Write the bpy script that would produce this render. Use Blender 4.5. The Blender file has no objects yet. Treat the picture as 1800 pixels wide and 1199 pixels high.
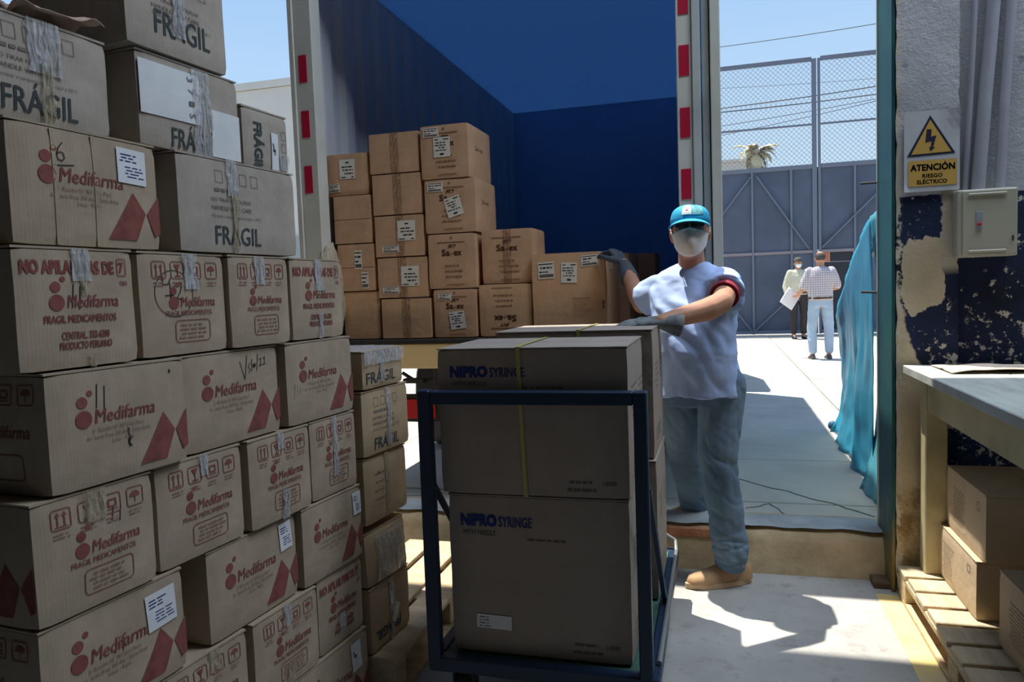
import bpy, bmesh, math, random
from math import sin, cos, pi, radians, atan, sqrt
from mathutils import Vector, Matrix, noise, geometry

random.seed(7)
SC = bpy.context.scene
COL = SC.collection

# ------------------------------------------------------------------ camera
F_PX, CAM_H = 1300.0, 1.40
YAW, PITCH, ROLL = radians(15.6), atan(88.5 / 1300), atan(0.036)
FW = Vector((-sin(YAW) * cos(PITCH), cos(YAW) * cos(PITCH), -sin(PITCH)))
_r = Vector((cos(YAW), sin(YAW), 0)); _u = _r.cross(FW)
RT = _r * cos(ROLL) - _u * sin(ROLL); UP = _r * sin(ROLL) + _u * cos(ROLL)
CAMP = Vector((0, 0, CAM_H))
cam_d = bpy.data.cameras.new('camera'); cam = bpy.data.objects.new('camera', cam_d); COL.objects.link(cam)
cam_d.sensor_width = 36; cam_d.sensor_fit = 'HORIZONTAL'; cam_d.lens = F_PX / 1800 * 36
cam_d.clip_start = 0.02; cam_d.clip_end = 500
m = Matrix((RT, UP, -FW)).transposed().to_4x4(); m.translation = CAMP
cam.matrix_world = m
SC.camera = cam

def at(px, py, y=None, z=None, x=None):
    d = FW + RT * ((px - 900) / F_PX) - UP * ((py - 599.5) / F_PX)
    if y is not None: t = y / d.y
    elif z is not None: t = (z - CAM_H) / d.z
    else: t = x / d.x
    return CAMP + d * t

# ------------------------------------------------------------------ light
SC.view_settings.view_transform = 'Standard'
SC.view_settings.look = 'None'
SC.view_settings.gamma = 1.0
SC.view_settings.exposure = 0.22
try: SC.view_settings.use_curve_mapping = False
except Exception: pass
try:
    SC.cycles.max_bounces = 10; SC.cycles.diffuse_bounces = 7; SC.cycles.transparent_max_bounces = 12
    SC.cycles.use_denoising = True; SC.cycles.sample_clamp_indirect = 6.0
except Exception: pass

w = bpy.data.worlds.new('sky'); SC.world = w; w.use_nodes = True
nt = w.node_tree; nt.nodes.clear()
tc = nt.nodes.new('ShaderNodeTexCoord'); sep = nt.nodes.new('ShaderNodeSeparateXYZ')
rmp = nt.nodes.new('ShaderNodeValToRGB'); bg = nt.nodes.new('ShaderNodeBackground'); wo = nt.nodes.new('ShaderNodeOutputWorld')
nt.links.new(tc.outputs['Generated'], sep.inputs[0]); nt.links.new(sep.outputs['Z'], rmp.inputs[0])
nt.links.new(rmp.outputs[0], bg.inputs[0]); nt.links.new(bg.outputs[0], wo.inputs[0])
el = rmp.color_ramp.elements
el[0].position = 0.0; el[0].color = (0.72, 0.86, 0.97, 1)
el[1].position = 1.0; el[1].color = (0.20, 0.40, 0.85, 1)
e = el.new(0.12); e.color = (0.60, 0.79, 0.97, 1)
e = el.new(0.40); e.color = (0.36, 0.60, 0.95, 1)
bg.inputs[1].default_value = 0.85

sun_d = bpy.data.lights.new('sun', 'SUN'); sun = bpy.data.objects.new('sun', sun_d); COL.objects.link(sun)
sun_d.energy = 7.0; sun_d.angle = radians(0.6); sun_d.color = (1.0, 0.95, 0.86)
sun.rotation_euler = Vector((0.245, -0.16, -1)).to_track_quat('-Z', 'Y').to_euler()

# area light added under the closed ceiling, to brighten the aisle before the doorway
def ceiling_fill(x, y, sx, sy, power, col):
    d = bpy.data.lights.new('ceiling_fill', 'AREA'); d.shape = 'RECTANGLE'; d.size = sx; d.size_y = sy; d.energy = power; d.color = col
    o = bpy.data.objects.new('ceiling_fill', d); COL.objects.link(o); o.location = (x, y, 5.45); return o
ceiling_fill(2.0, 2.80, 4.0, 1.1, 185, (0.74, 0.85, 1.0))

# ------------------------------------------------------------------ materials
MATS = {}
def nd(nt, t, **k):
    n = nt.nodes.new(t)
    for a, b in k.items(): setattr(n, a, b)
    return n

def mat(name, col, rough=0.8, metal=0.0, var=0.0, scale=6.0, bump=0.0, bscale=60.0, stretch=(1, 1, 1), col2=None, spec=0.3,
        emit=None, alpha=1.0, coat=0.0):
    if name in MATS: return MATS[name]
    m = bpy.data.materials.new(name); m.use_nodes = True; MATS[name] = m
    t = m.node_tree; b = t.nodes['Principled BSDF']
    b.inputs['Base Color'].default_value = (*col, 1); b.inputs['Roughness'].default_value = rough
    b.inputs['Metallic'].default_value = metal; b.inputs['Specular IOR Level'].default_value = spec
    b.inputs['Coat Weight'].default_value = coat
    co = nd(t, 'ShaderNodeTexCoord'); mp = nd(t, 'ShaderNodeMapping'); mp.inputs['Scale'].default_value = stretch
    t.links.new(co.outputs['Object'], mp.inputs[0])
    if var or col2:
        n = nd(t, 'ShaderNodeTexNoise'); n.inputs['Scale'].default_value = scale; n.inputs['Detail'].default_value = 6
        n.inputs['Roughness'].default_value = 0.6
        t.links.new(mp.outputs[0], n.inputs['Vector'])
        r = nd(t, 'ShaderNodeValToRGB'); c2 = col2 or tuple(c * (1 - var) for c in col)
        r.color_ramp.elements[0].color = (*c2, 1); r.color_ramp.elements[1].color = (*[min(1, c * (1 + var * .5)) for c in col], 1)
        r.color_ramp.elements[0].position = 0.32; r.color_ramp.elements[1].position = 0.66
        t.links.new(n.outputs[0], r.inputs[0]); t.links.new(r.outputs[0], b.inputs['Base Color'])
    if bump:
        n2 = nd(t, 'ShaderNodeTexNoise'); n2.inputs['Scale'].default_value = bscale; n2.inputs['Detail'].default_value = 5
        t.links.new(mp.outputs[0], n2.inputs['Vector'])
        bp = nd(t, 'ShaderNodeBump'); bp.inputs['Strength'].default_value = bump; bp.inputs['Distance'].default_value = 0.01
        t.links.new(n2.outputs[0], bp.inputs['Height']); t.links.new(bp.outputs[0], b.inputs['Normal'])
    if emit:
        b.inputs['Emission Color'].default_value = (*emit[0], 1); b.inputs['Emission Strength'].default_value = emit[1]
    if alpha < 1: b.inputs['Alpha'].default_value = alpha
    return m

def cardboard(name, col, stain=0.18):
    m = mat(name, col, 0.88, var=stain, scale=7.0, bump=0.0, spec=0.15)
    t = m.node_tree; b = t.nodes['Principled BSDF']
    co = [n for n in t.nodes if n.type == 'TEX_COORD'][0]
    wv = nd(t, 'ShaderNodeTexWave'); wv.inputs['Scale'].default_value = 38; wv.inputs['Distortion'].default_value = 0.6
    wv.inputs['Detail'].default_value = 1
    n2 = nd(t, 'ShaderNodeTexNoise'); n2.inputs['Scale'].default_value = 14; n2.inputs['Detail'].default_value = 4
    ad = nd(t, 'ShaderNodeMath', operation='MULTIPLY_ADD'); ad.inputs[1].default_value = 0.035
    t.links.new(co.outputs['Object'], wv.inputs[0]); t.links.new(co.outputs['Object'], n2.inputs['Vector'])
    t.links.new(wv.outputs['Fac'], ad.inputs[0]); t.links.new(n2.outputs[0], ad.inputs[2])
    bp = nd(t, 'ShaderNodeBump'); bp.inputs['Strength'].default_value = 0.35; bp.inputs['Distance'].default_value = 0.012
    t.links.new(ad.outputs[0], bp.inputs['Height']); t.links.new(bp.outputs[0], b.inputs['Normal'])
    return m

def film(name, tint, rough=0.18, amt=0.45, bump=0.8):
    if name in MATS: return MATS[name]
    m = bpy.data.materials.new(name); m.use_nodes = True; MATS[name] = m
    t = m.node_tree; b = t.nodes['Principled BSDF']; out = t.nodes['Material Output']
    b.inputs['Base Color'].default_value = (*tint, 1); b.inputs['Roughness'].default_value = rough
    tr = nd(t, 'ShaderNodeBsdfTransparent'); mx = nd(t, 'ShaderNodeMixShader')
    co = nd(t, 'ShaderNodeTexCoord'); mp = nd(t, 'ShaderNodeMapping'); mp.inputs['Scale'].default_value = (3.0, 3.0, 0.6)
    n = nd(t, 'ShaderNodeTexNoise'); n.inputs['Scale'].default_value = 30; n.inputs['Detail'].default_value = 6
    n.inputs['Distortion'].default_value = 1.5
    t.links.new(co.outputs['Object'], mp.inputs[0]); t.links.new(mp.outputs[0], n.inputs['Vector'])
    r = nd(t, 'ShaderNodeValToRGB'); r.color_ramp.elements[0].position = 0.35; r.color_ramp.elements[1].position = 0.7
    lo, hi = max(0, amt - .25), min(1, amt + .35)
    r.color_ramp.elements[0].color = (lo, lo, lo, 1); r.color_ramp.elements[1].color = (hi, hi, hi, 1)
    t.links.new(n.outputs[0], r.inputs[0]); t.links.new(r.outputs[0], mx.inputs[0])
    bp = nd(t, 'ShaderNodeBump'); bp.inputs['Strength'].default_value = bump; bp.inputs['Distance'].default_value = 0.01
    t.links.new(n.outputs[0], bp.inputs['Height']); t.links.new(bp.outputs[0], b.inputs['Normal'])
    t.links.new(tr.outputs[0], mx.inputs[1]); t.links.new(b.outputs[0], mx.inputs[2]); t.links.new(mx.outputs[0], out.inputs[0])
    return m

CB_GREY = cardboard('worn_grey_cardboard', (0.43, 0.34, 0.245))
CB_TOP = cardboard('pale_grey_cardboard', (0.42, 0.365, 0.305))
CB_TAN = cardboard('orange_tan_cardboard', (0.62, 0.375, 0.225), 0.12)
CB_TAN2 = cardboard('warm_tan_cardboard', (0.66, 0.40, 0.225), 0.08)
CB_CART = cardboard('brown_cardboard', (0.345, 0.29, 0.245), 0.08)
CB_BENCH = cardboard('sandy_cardboard', (0.60, 0.46, 0.30), 0.08)
CB_K = cardboard('honey_cardboard', (0.46, 0.345, 0.215), 0.16)
RED = mat('faded_red_ink', (0.265, 0.092, 0.075), 0.9, var=0.25, scale=30, spec=0.1)
REDL = mat('faded_red_ink_light', (0.32, 0.18, 0.145), 0.9, var=0.25, scale=30, spec=0.1)
INK = mat('green_black_ink', (0.07, 0.085, 0.085), 0.9, var=0.2, scale=30, spec=0.1)
INKL = mat('grey_ink', (0.20, 0.175, 0.15), 0.9, spec=0.1)
INKT = mat('brown_black_ink', (0.10, 0.05, 0.03), 0.9, spec=0.1)
INKTL = mat('brown_ink', (0.29, 0.155, 0.08), 0.9, spec=0.1)
BLUEI = mat('dark_blue_ink', (0.035, 0.05, 0.19), 0.9, spec=0.1)
MARK = mat('marker_black', (0.035, 0.03, 0.035), 0.8, spec=0.1)
PAPER = mat('white_paper', (0.74, 0.75, 0.76), 0.8, var=0.06, scale=20)
PAPERC = mat('cream_paper', (0.78, 0.72, 0.62), 0.8, var=0.05, scale=20)
TAPE = film('clear_packing_tape', (0.66, 0.66, 0.66), 0.16, 0.36)
TAPEY = film('yellowed_packing_tape', (0.58, 0.50, 0.34), 0.2, 0.34)
TAPEB = film('brown_packing_tape', (0.44, 0.26, 0.15), 0.4, 0.22, 0.1)

# ------------------------------------------------------------------ helpers
def link(name, me, material=None, parent=None, smooth=None):
    o = bpy.data.objects.new(name, me); COL.objects.link(o)
    if material is not None and not me.materials: me.materials.append(material)
    if parent is not None: o.parent = parent
    if smooth is not None: shade(me, smooth)
    return o

def shade(me, ang):
    for p in me.polygons: p.use_smooth = True
    if ang < 180: me.set_sharp_from_angle(angle=radians(ang))

def bm_done(bm, name, material, parent=None, smooth=None):
    me = bpy.data.meshes.new(name); bm.normal_update(); bm.to_mesh(me); bm.free()
    return link(name, me, material, parent, smooth)

def empty(name, loc=(0, 0, 0), rotz=0.0):
    o = bpy.data.objects.new(name, None); COL.objects.link(o); o.location = loc; o.rotation_euler = (0, 0, rotz)
    o.empty_display_size = 0.1
    return o

def tag(o, label, cat, group=None):
    o['label'] = label; o['category'] = cat
    if group: o['group'] = group
    return o

def struct(o):
    o['kind'] = 'structure'; return o

def box(bm, x0, y0, z0, x1, y1, z1, bevel=0.0, M=None):
    r = bmesh.ops.create_cube(bm, size=1.0)
    vs = r['verts']
    for v in vs:
        v.co = Vector(((x0 + x1) / 2 + v.co.x * (x1 - x0), (y0 + y1) / 2 + v.co.y * (y1 - y0), (z0 + z1) / 2 + v.co.z * (z1 - z0)))
    if bevel:
        es = list({e for v in vs for e in v.link_edges})
        rr = bmesh.ops.bevel(bm, geom=es, offset=bevel, segments=1, affect='EDGES', profile=0.5)
        vs = list({v for f in rr['faces'] for v in f.verts} | {v for v in vs if v.is_valid})
    if M is not None:
        for v in vs: v.co = M @ v.co
    return vs

def bar(bm, a, b, wx, wz, bevel=0.0):
    a, b = Vector(a), Vector(b); d = b - a; L = d.length
    q = d.to_track_quat('Z', 'Y' if abs(d.normalized().y) < 0.9 else 'X')
    M = Matrix.Translation((a + b) / 2) @ q.to_matrix().to_4x4()
    return box(bm, -wx / 2, -wz / 2, -L / 2, wx / 2, wz / 2, L / 2, bevel, M)

def tube(bm, pts, r, n=8, cap=True):
    pts = [Vector(p) for p in pts]
    rs = r if isinstance(r, (list, tuple)) else [r] * len(pts)
    rings = []; prev = None
    for i, p in enumerate(pts):
        d = (pts[min(i + 1, len(pts) - 1)] - pts[max(i - 1, 0)]).normalized()
        if prev is None:
            a = Vector((0, 0, 1)) if abs(d.z) < 0.9 else Vector((1, 0, 0))
            s = d.cross(a).normalized()
        else:
            s = (prev - d * prev.dot(d)).normalized()
        prev = s; t = d.cross(s)
        rings.append([bm.verts.new(p + (s * cos(2 * pi * k / n) + t * sin(2 * pi * k / n)) * rs[i]) for k in range(n)])
    for a, b in zip(rings, rings[1:]):
        for k in range(n): bm.faces.new((a[k], a[(k + 1) % n], b[(k + 1) % n], b[k]))
    if cap:
        bm.faces.new(rings[0][::-1]); bm.faces.new(rings[-1])
    return rings

def loft(bm, rings, cap=True):
    R = [[bm.verts.new(p) for p in ring] for ring in rings]; n = len(R[0])
    for a, b in zip(R, R[1:]):
        for k in range(n): bm.faces.new((a[k], a[(k + 1) % n], b[(k + 1) % n], b[k]))
    if cap:
        bm.faces.new(R[0][::-1]); bm.faces.new(R[-1])
    bmesh.ops.recalc_face_normals(bm, faces=bm.faces)

def ell_ring(c, rx, ry, n=24, p=2.0, ax=None):
    out = []
    for k in range(n):
        a = 2 * pi * k / n; ca, sa = cos(a), sin(a)
        x = rx * math.copysign(abs(ca) ** (2 / p), ca); y = ry * math.copysign(abs(sa) ** (2 / p), sa)
        if ax is None: out.append(Vector(c) + Vector((x, y, 0)))
        else: out.append(Vector(c) + ax[0] * x + ax[1] * y)
    return out

def ellipsoid(bm, c, r, M=None, u=20, v=12):
    rr = bmesh.ops.create_uvsphere(bm, u_segments=u, v_segments=v, radius=1)
    for vv in rr['verts']:
        p = Vector((vv.co.x * r[0], vv.co.y * r[1], vv.co.z * r[2]))
        if M is not None: p = M @ p
        vv.co = p + Vector(c)
    return rr['verts']

def capsule(bm, a, b, ra, rb, n=14):
    a, b = Vector(a), Vector(b); d = (b - a); L = d.length; dn = d / max(L, 1e-6)
    pts, rs = [], []
    for k in range(5):
        t = -pi / 2 + (pi / 2) * k / 4 + (0.12 if k == 0 else 0)
        pts.append(a + dn * ra * sin(t)); rs.append(max(ra * cos(t), 1e-4))
    for k in range(5):
        t = (pi / 2) * k / 4 - (0.12 if k == 4 else 0)
        pts.append(b + dn * rb * sin(t)); rs.append(max(rb * cos(t), 1e-4))
    tube(bm, pts, rs, n)

_SCR = bpy.data.scenes.new('scratch')
def evaluated_mesh(o):
    _SCR.collection.objects.link(o)
    vl = _SCR.view_layers[0]; vl.update(); dg = vl.depsgraph; dg.update()
    me = bpy.data.meshes.new_from_object(o.evaluated_get(dg))
    bpy.data.objects.remove(o); return me

def remesh(bm, voxel, smooth_it=4, name='tmp'):
    """one continuous surface out of overlapping closed shapes"""
    bmesh.ops.recalc_face_normals(bm, faces=bm.faces)
    me = bpy.data.meshes.new(name); bm.to_mesh(me); bm.free()
    o = bpy.data.objects.new(name, me)
    md = o.modifiers.new('r', 'REMESH'); md.mode = 'VOXEL'; md.voxel_size = voxel
    if smooth_it:
        ms = o.modifiers.new('s', 'SMOOTH'); ms.factor = 0.5; ms.iterations = smooth_it
    out = evaluated_mesh(o); bpy.data.meshes.remove(me)
    return out

def folds(me, f):
    nrm = [v.normal.copy() for v in me.vertices]; cos_ = [v.co.copy() for v in me.vertices]; flat = []
    for p, n in zip(cos_, nrm): flat += (p + n * f(p))[:]
    me.vertices.foreach_set('co', flat)
    bm = bmesh.new(); bm.from_mesh(me)
    for _ in range(2): bmesh.ops.smooth_vert(bm, verts=bm.verts, factor=.4, use_axis_x=True, use_axis_y=True, use_axis_z=True)
    bm.to_mesh(me); bm.free(); me.update()

def fbm(p, s, seed=0.0):
    q = Vector((p[0] * s[0] + seed, p[1] * s[1] + seed * 1.7, p[2] * s[2] - seed))
    return noise.noise(q) + 0.5 * noise.noise(q * 2.1)

# text -> flat triangles, cached
_TXT = {}
def text_geo(s, bold=0.0, shear=0.0, spacing=1.0):
    k = (s, bold, shear, spacing)
    if k in _TXT: return _TXT[k]
    cu = bpy.data.curves.new('txt', 'FONT'); cu.body = s; cu.size = 1.0; cu.resolution_u = 2
    cu.offset = bold; cu.shear = shear; cu.space_character = spacing
    o = bpy.data.objects.new('txt', cu)
    me = evaluated_mesh(o)
    vs = [(v.co.x, v.co.y) for v in me.vertices]; fs = [tuple(p.vertices) for p in me.polygons]
    bpy.data.curves.remove(cu); bpy.data.meshes.remove(me)
    x0 = min(v[0] for v in vs); x1 = max(v[0] for v in vs)
    vs = [((v[0] - x0) / (x1 - x0), v[1]) for v in vs]
    _TXT[k] = (vs, fs, x1 - x0)
    return _TXT[k]

class Print:
    """flat lettering and marks laid on a face: collects 2-D shapes (x to the right, z up)"""
    def __init__(s): s.v = []; s.f = []; s.T = None
    def _add(s, vs, fs):
        b = len(s.v)
        s.v += [s.T(*p) if s.T else p for p in vs]; s.f += [tuple(i + b for i in f) for f in fs]
    def text(s, t, x, z, h=None, width=None, bold=0.02, shear=0.0, rot=0.0, center=False, flip=False):
        """h = height of capitals; width = total width"""
        vs, fs, W = text_geo(t, 0.0, shear)
        sy = h / 0.70; sx = width if width else W * sy
        if center: x -= sx / 2
        c, q = cos(rot), sin(rot); k = bold * sy
        # heavier strokes: the same letters laid again a hair aside
        for ox, oy in ((0, 0),) if bold < .004 else ((-k, 0), (k, 0)) if bold < .015 else ((-k, -k), (k, -k), (k, k), (-k, k)):
            out = []
            for a, b in vs:
                a = a * sx + ox; b = b * sy + oy
                if flip: a, b = sx - a, h - b
                out.append((x + a * c - b * q, z + a * q + b * c))
            s._add(out, fs)
    def poly(s, pts): s._add(list(pts), [tuple(range(len(pts)))])
    def rect(s, x0, z0, x1, z1): s.poly([(x0, z0), (x1, z0), (x1, z1), (x0, z1)])
    def disc(s, x, z, r, n=18, sx=1.0): s.poly([(x + r * sx * cos(2 * pi * k / n), z + r * sin(2 * pi * k / n)) for k in range(n)])
    def stroke(s, pts, wd, close=False):
        pts = list(pts)
        if close: pts = pts + [pts[0]]
        for (x0, z0), (x1, z1) in zip(pts, pts[1:]):
            dx, dz = x1 - x0, z1 - z0; L = math.hypot(dx, dz) or 1e-6
            ex, ez = dx / L * wd * .3, dz / L * wd * .3
            nx, nz = -dz / L * wd / 2, dx / L * wd / 2
            s.poly([(x0 - ex - nx, z0 - ez - nz), (x1 + ex - nx, z1 + ez - nz), (x1 + ex + nx, z1 + ez + nz), (x0 - ex + nx, z0 - ez + nz)])
    def frame(s, x0, z0, x1, z1, wd, r=0.0):
        if r:
            pts = []
            for cx, cz, a0 in ((x1 - r, z1 - r, 0), (x0 + r, z1 - r, 90), (x0 + r, z0 + r, 180), (x1 - r, z0 + r, 270)):
                for k in range(4):
                    a = radians(a0 + 30 * k); pts.append((cx + r * cos(a), cz + r * sin(a)))
            s.stroke(pts, wd, True)
        else: s.stroke([(x0, z0), (x1, z0), (x1, z1), (x0, z1)], wd, True)
    def lines(s, x0, x1, z, n, pitch, h, rnd):
        """rows of print too small to read in the photograph: short dashes of word length"""
        for i in range(n):
            x = x0 + rnd.random() * (x1 - x0) * 0.12; e = x1 - rnd.random() * (x1 - x0) * 0.25
            while x < e:
                l = (0.008 + rnd.random() * 0.022)
                s.rect(x, z - i * pitch, min(x + l, e), z - i * pitch + h); x += l + 0.005
    def build(s, name, material, parent, surf, off=0.0012, maxlen=0.05):
        """surf(x, z) -> point on the face, and its outward normal is added by off"""
        bm = bmesh.new()
        vs = [bm.verts.new((x, 0, z)) for x, z in s.v]
        for f in s.f:
            try: bm.faces.new([vs[i] for i in f])
            except ValueError: pass
        for _ in range(4):
            es = [e for e in bm.edges if e.calc_length() > maxlen]
            if not es: break
            bmesh.ops.subdivide_edges(bm, edges=es, cuts=1)
            bmesh.ops.triangulate(bm, faces=[f for f in bm.faces if len(f.verts) > 4])
        for v in bm.verts: v.co = surf(v.co.x, v.co.z, off)
        o = bm_done(bm, name, material, parent); o['kind'] = 'stuff'
        return o

# ------------------------------------------------------------------ cartons
class Carton:
    """local axes: x along the face the camera sees, y into the box, z up; origin at lower front left corner"""
    def __init__(s, name, loc, rotz, w, d, h, material, seed, bulge=0.004, wobble=0.0025, flaps='top', lean=0.0, nsub=9):
        s.w, s.d, s.h = w, d, h; s.seed = seed * 3.17; s.bulge = bulge; s.wob = wobble; s.lean = lean; s.m = material
        s.rnd = random.Random(seed)
        s.root = empty(name, loc, rotz)
        top = 0.004 if flaps == 'top' else 0.0
        s.hb = h - top
        bm = bmesh.new()
        bmesh.ops.create_cube(bm, size=1.0)
        bmesh.ops.subdivide_edges(bm, edges=bm.edges, cuts=nsub, use_grid_fill=True)
        for v in bm.verts:
            u = v.co + Vector((.5, .5, .5)); on = [u[i] < 1e-4 or u[i] > 1 - 1e-4 for i in range(3)]
            p = Vector((u.x * w, u.y * d, u.z * s.hb))
            if sum(on) == 1:
                if on[1]: p.y += -s.off(p.x, p.z) if u.y < .5 else s.off(p.x, p.z)
                elif on[0]: p.x += -s.off2(p.y, p.z) if u.x < .5 else s.off2(p.y, p.z)
                elif u.z > .5 : p.z -= 0.3 * s.off2(p.x, p.y)
            else:
                k = 0.0022 * (sum(on) - 1)
                for i, L in enumerate((w, d, s.hb)):
                    if on[i]: p[i] += k if u[i] < .5 else -k
                p += Vector((noise.noise(p * 9 + Vector((s.seed, 0, 0))), 0, 0)) * 0.002
            p.y += lean * p.z
            v.co = p
        bm_done(bm, 'body', material, s.root, 35)
        if flaps == 'top':
            for k in (0, 1):
                bm = bmesh.new()
                y0, y1 = (0.001, d / 2 - .0015) if k == 0 else (d / 2 + .0015, d - .001)
                box(bm, 0.001, y0, s.hb - .0005, w - .001, y1, h)
                bmesh.ops.subdivide_edges(bm, edges=[e for e in bm.edges if abs(e.verts[0].co.x - e.verts[1].co.x) > .05], cuts=6)
                for v in bm.verts:
                    if v.co.z > s.hb + .001: v.co.z += 0.0012 * noise.noise(Vector((v.co.x * 12, v.co.y * 9, s.seed)))
                    v.co.y += lean * v.co.z
                bm_done(bm, 'flap', material, s.root)
        elif flaps == 'front_v':
            for k in (0, 1):
                bm = bmesh.new()
                x0, x1 = (0.002, w / 2 - .0015) if k == 0 else (w / 2 + .0015, w - .002)
                s.panel(bm, x0, 0.003, x1, s.hb - .003, .0015, .003)
                bm_done(bm, 'flap', material, s.root)
        elif flaps == 'front_h':
            for k in (0, 1):
                bm = bmesh.new()
                z0, z1 = (0.003, h * .5 - .002) if k == 0 else (h * .5 + .002, h - .003)
                s.panel(bm, 0.002, z0, w - .002, z1, .0015, .003)
                bm_done(bm, 'flap', material, s.root)
    def off(s, x, z):
        a = max(0, sin(pi * min(max(x / s.w, 0), 1))) * max(0, sin(pi * min(max(z / s.hb, 0), 1)))
        return s.bulge * a + s.wob * sqrt(a) * noise.noise(Vector((x * 7 + s.seed, z * 9 - s.seed, s.seed * .3)))
    def off2(s, y, z):
        a = max(0, sin(pi * min(max(y / s.d, 0), 1))) * max(0, sin(pi * min(max(z / s.hb, 0), 1)))
        return s.bulge * a + s.wob * sqrt(a) * noise.noise(Vector((y * 7 + s.seed * 2, z * 9 - s.seed, s.seed * .7)))
    def front(s, x, z, off): return Vector((x, -s.off(x, z) - off + s.lean * z, z))
    def side0(s, y, z, off): return Vector((-s.off2(s.d - y, z) - off, s.d - y, z))        # left end, x runs back to front
    def side1(s, y, z, off): return Vector((s.w + s.off2(y, z) + off, y, z))                  # right end
    def panel(s, bm, x0, z0, x1, z1, off, thick, surf=None, nx=8, nz=6, jit=0.0, jx=0.0):
        surf = surf or s.front
        g = [[[None] * (nz + 1) for i in range(nx + 1)] for l in (0, 1)]
        for i in range(nx + 1):
            for j in range(nz + 1):
                x = x0 + (x1 - x0) * i / nx; z = z0 + (z1 - z0) * j / nz
                jj = jit * s.rnd.random()
                xx = x + (jx * (s.rnd.random() - .5) if i in (0, nx) else 0)
                g[0][i][j] = bm.verts.new(surf(xx, z, off + thick + jj)); g[1][i][j] = bm.verts.new(surf(xx, z, off + jj * .5))
        for i in range(nx):
            for j in range(nz):
                bm.faces.new((g[0][i][j], g[0][i + 1][j], g[0][i + 1][j + 1], g[0][i][j + 1]))
                bm.faces.new((g[1][i][j], g[1][i][j + 1], g[1][i + 1][j + 1], g[1][i + 1][j]))
        for i in range(nx):
            bm.faces.new((g[0][i][0], g[1][i][0], g[1][i + 1][0], g[0][i + 1][0]))
            bm.faces.new((g[0][i + 1][nz], g[1][i + 1][nz], g[1][i][nz], g[0][i][nz]))
        for j in range(nz):
            bm.faces.new((g[0][0][j + 1], g[1][0][j + 1], g[1][0][j], g[0][0][j]))
            bm.faces.new((g[0][nx][j], g[1][nx][j], g[1][nx][j + 1], g[0][nx][j + 1]))
    def tape(s, x0, z0, x1, z1, material=None, jit=0.003, name='tape'):
        bm = bmesh.new()
        s.panel(bm, x0, z0, x1, z1, .0018, .0006, nx=6, nz=max(4, int(abs(z1 - z0) / .015)), jit=jit, jx=0.008)
        return bm_done(bm, name, material or TAPE, s.root)
    def seam(s, x0, x1):
        """brown tape sunk along a closure, over the whole face height"""
        bm = bmesh.new(); s.panel(bm, x0, .002, x1, s.h - .002, .0047, .0004, nx=2, nz=8)
        return bm_done(bm, 'tape', TAPEB, s.root)
    def label(s, x, z, w, h, rot=0.0, style='rows', material=None, lift=.0022, surf=None, name='label', lab=None):
        surf = surf or s.front
        c, q = cos(rot), sin(rot)
        S = lambda a, b, off: surf(x + a * c - b * q, z + a * q + b * c, off)
        bm = bmesh.new(); s.panel(bm, 0, 0, w, h, lift, .0006, surf=S, nx=4, nz=4)
        o = bm_done(bm, name, material or PAPER, s.root)
        if lab: o['label'] = lab
        p = Print(); r = s.rnd
        if style == 'rows':
            p.lines(w * .08, w * .7, h * .80, 3, h * .09, h * .035, r); p.lines(w * .25, w * .95, h * .45, 4, h * .09, h * .03, r)
        elif style == 'ship':
            p.rect(w * .08, h * .86, w * .3, h * .90); p.rect(w * .6, h * .86, w * .92, h * .91)
            p.lines(w * .08, w * .8, h * .70, 2, h * .13, h * .05, r); p.lines(w * .3, w * .75, h * .45, 1, .1, h * .05, r)
            p.lines(w * .08, w * .9, h * .32, 1, h * .1, h * .045, r); p.rect(w * .38, h * .10, w * .62, h * .19)
        elif style == 'top':
            p.rect(w * .42, h * .80, w * .62, h * .87); p.lines(w * .12, w * .95, h * .58, 2, h * .16, h * .06, r)
            p.lines(w * .28, w * .95, h * .24, 1, .1, h * .07, r); p.rect(w * .08, h * .06, w * .4, h * .11); p.rect(w * .76, h * .06, w * .9, h * .11)
        elif style == 'bar':
            p.rect(w * .05, h * .84, w * .92, h * .90)
            p.lines(w * .06, w * .9, h * .60, 1, .1, h * .1, r); p.lines(w * .06, w * .6, h * .36, 1, .1, h * .08, r)
            a = .08
            while a < .92:
                b = .008 + r.random() * .022; p.rect(w * a, h * .08, w * (a + b), h * .27); a += b + .012
        elif style == 'hand':
            p.stroke([(w * .2, h * .7), (w * .3, h * .62), (w * .25, h * .5), (w * .5, h * .55), (w * .45, h * .42)], .004)
        if p.v: p.build('print', MARK if style != 'rows' else BLUEI, o, lambda a, b, off: S(a, b, off), lift + .0012)
        return o
    def print_(s, p, material, surf=None, off=.0014, name='print'):
        return p.build(name, material, s.root, surf or s.front, off)

def medi_logo(p, x, z, k, tw):
    """two circles and the brand word; x, z is the foot of the big circle's left, k scales"""
    p.disc(x + .018 * k, z + .016 * k, .019 * k); p.disc(x + .017 * k, z + .052 * k, .0125 * k); p.disc(x + .036 * k, z + .070 * k, .0065 * k)
    p.text('Medifarma', x + .044 * k, z + .004 * k, .030 * k, width=tw, bold=.014, shear=.16)

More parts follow.
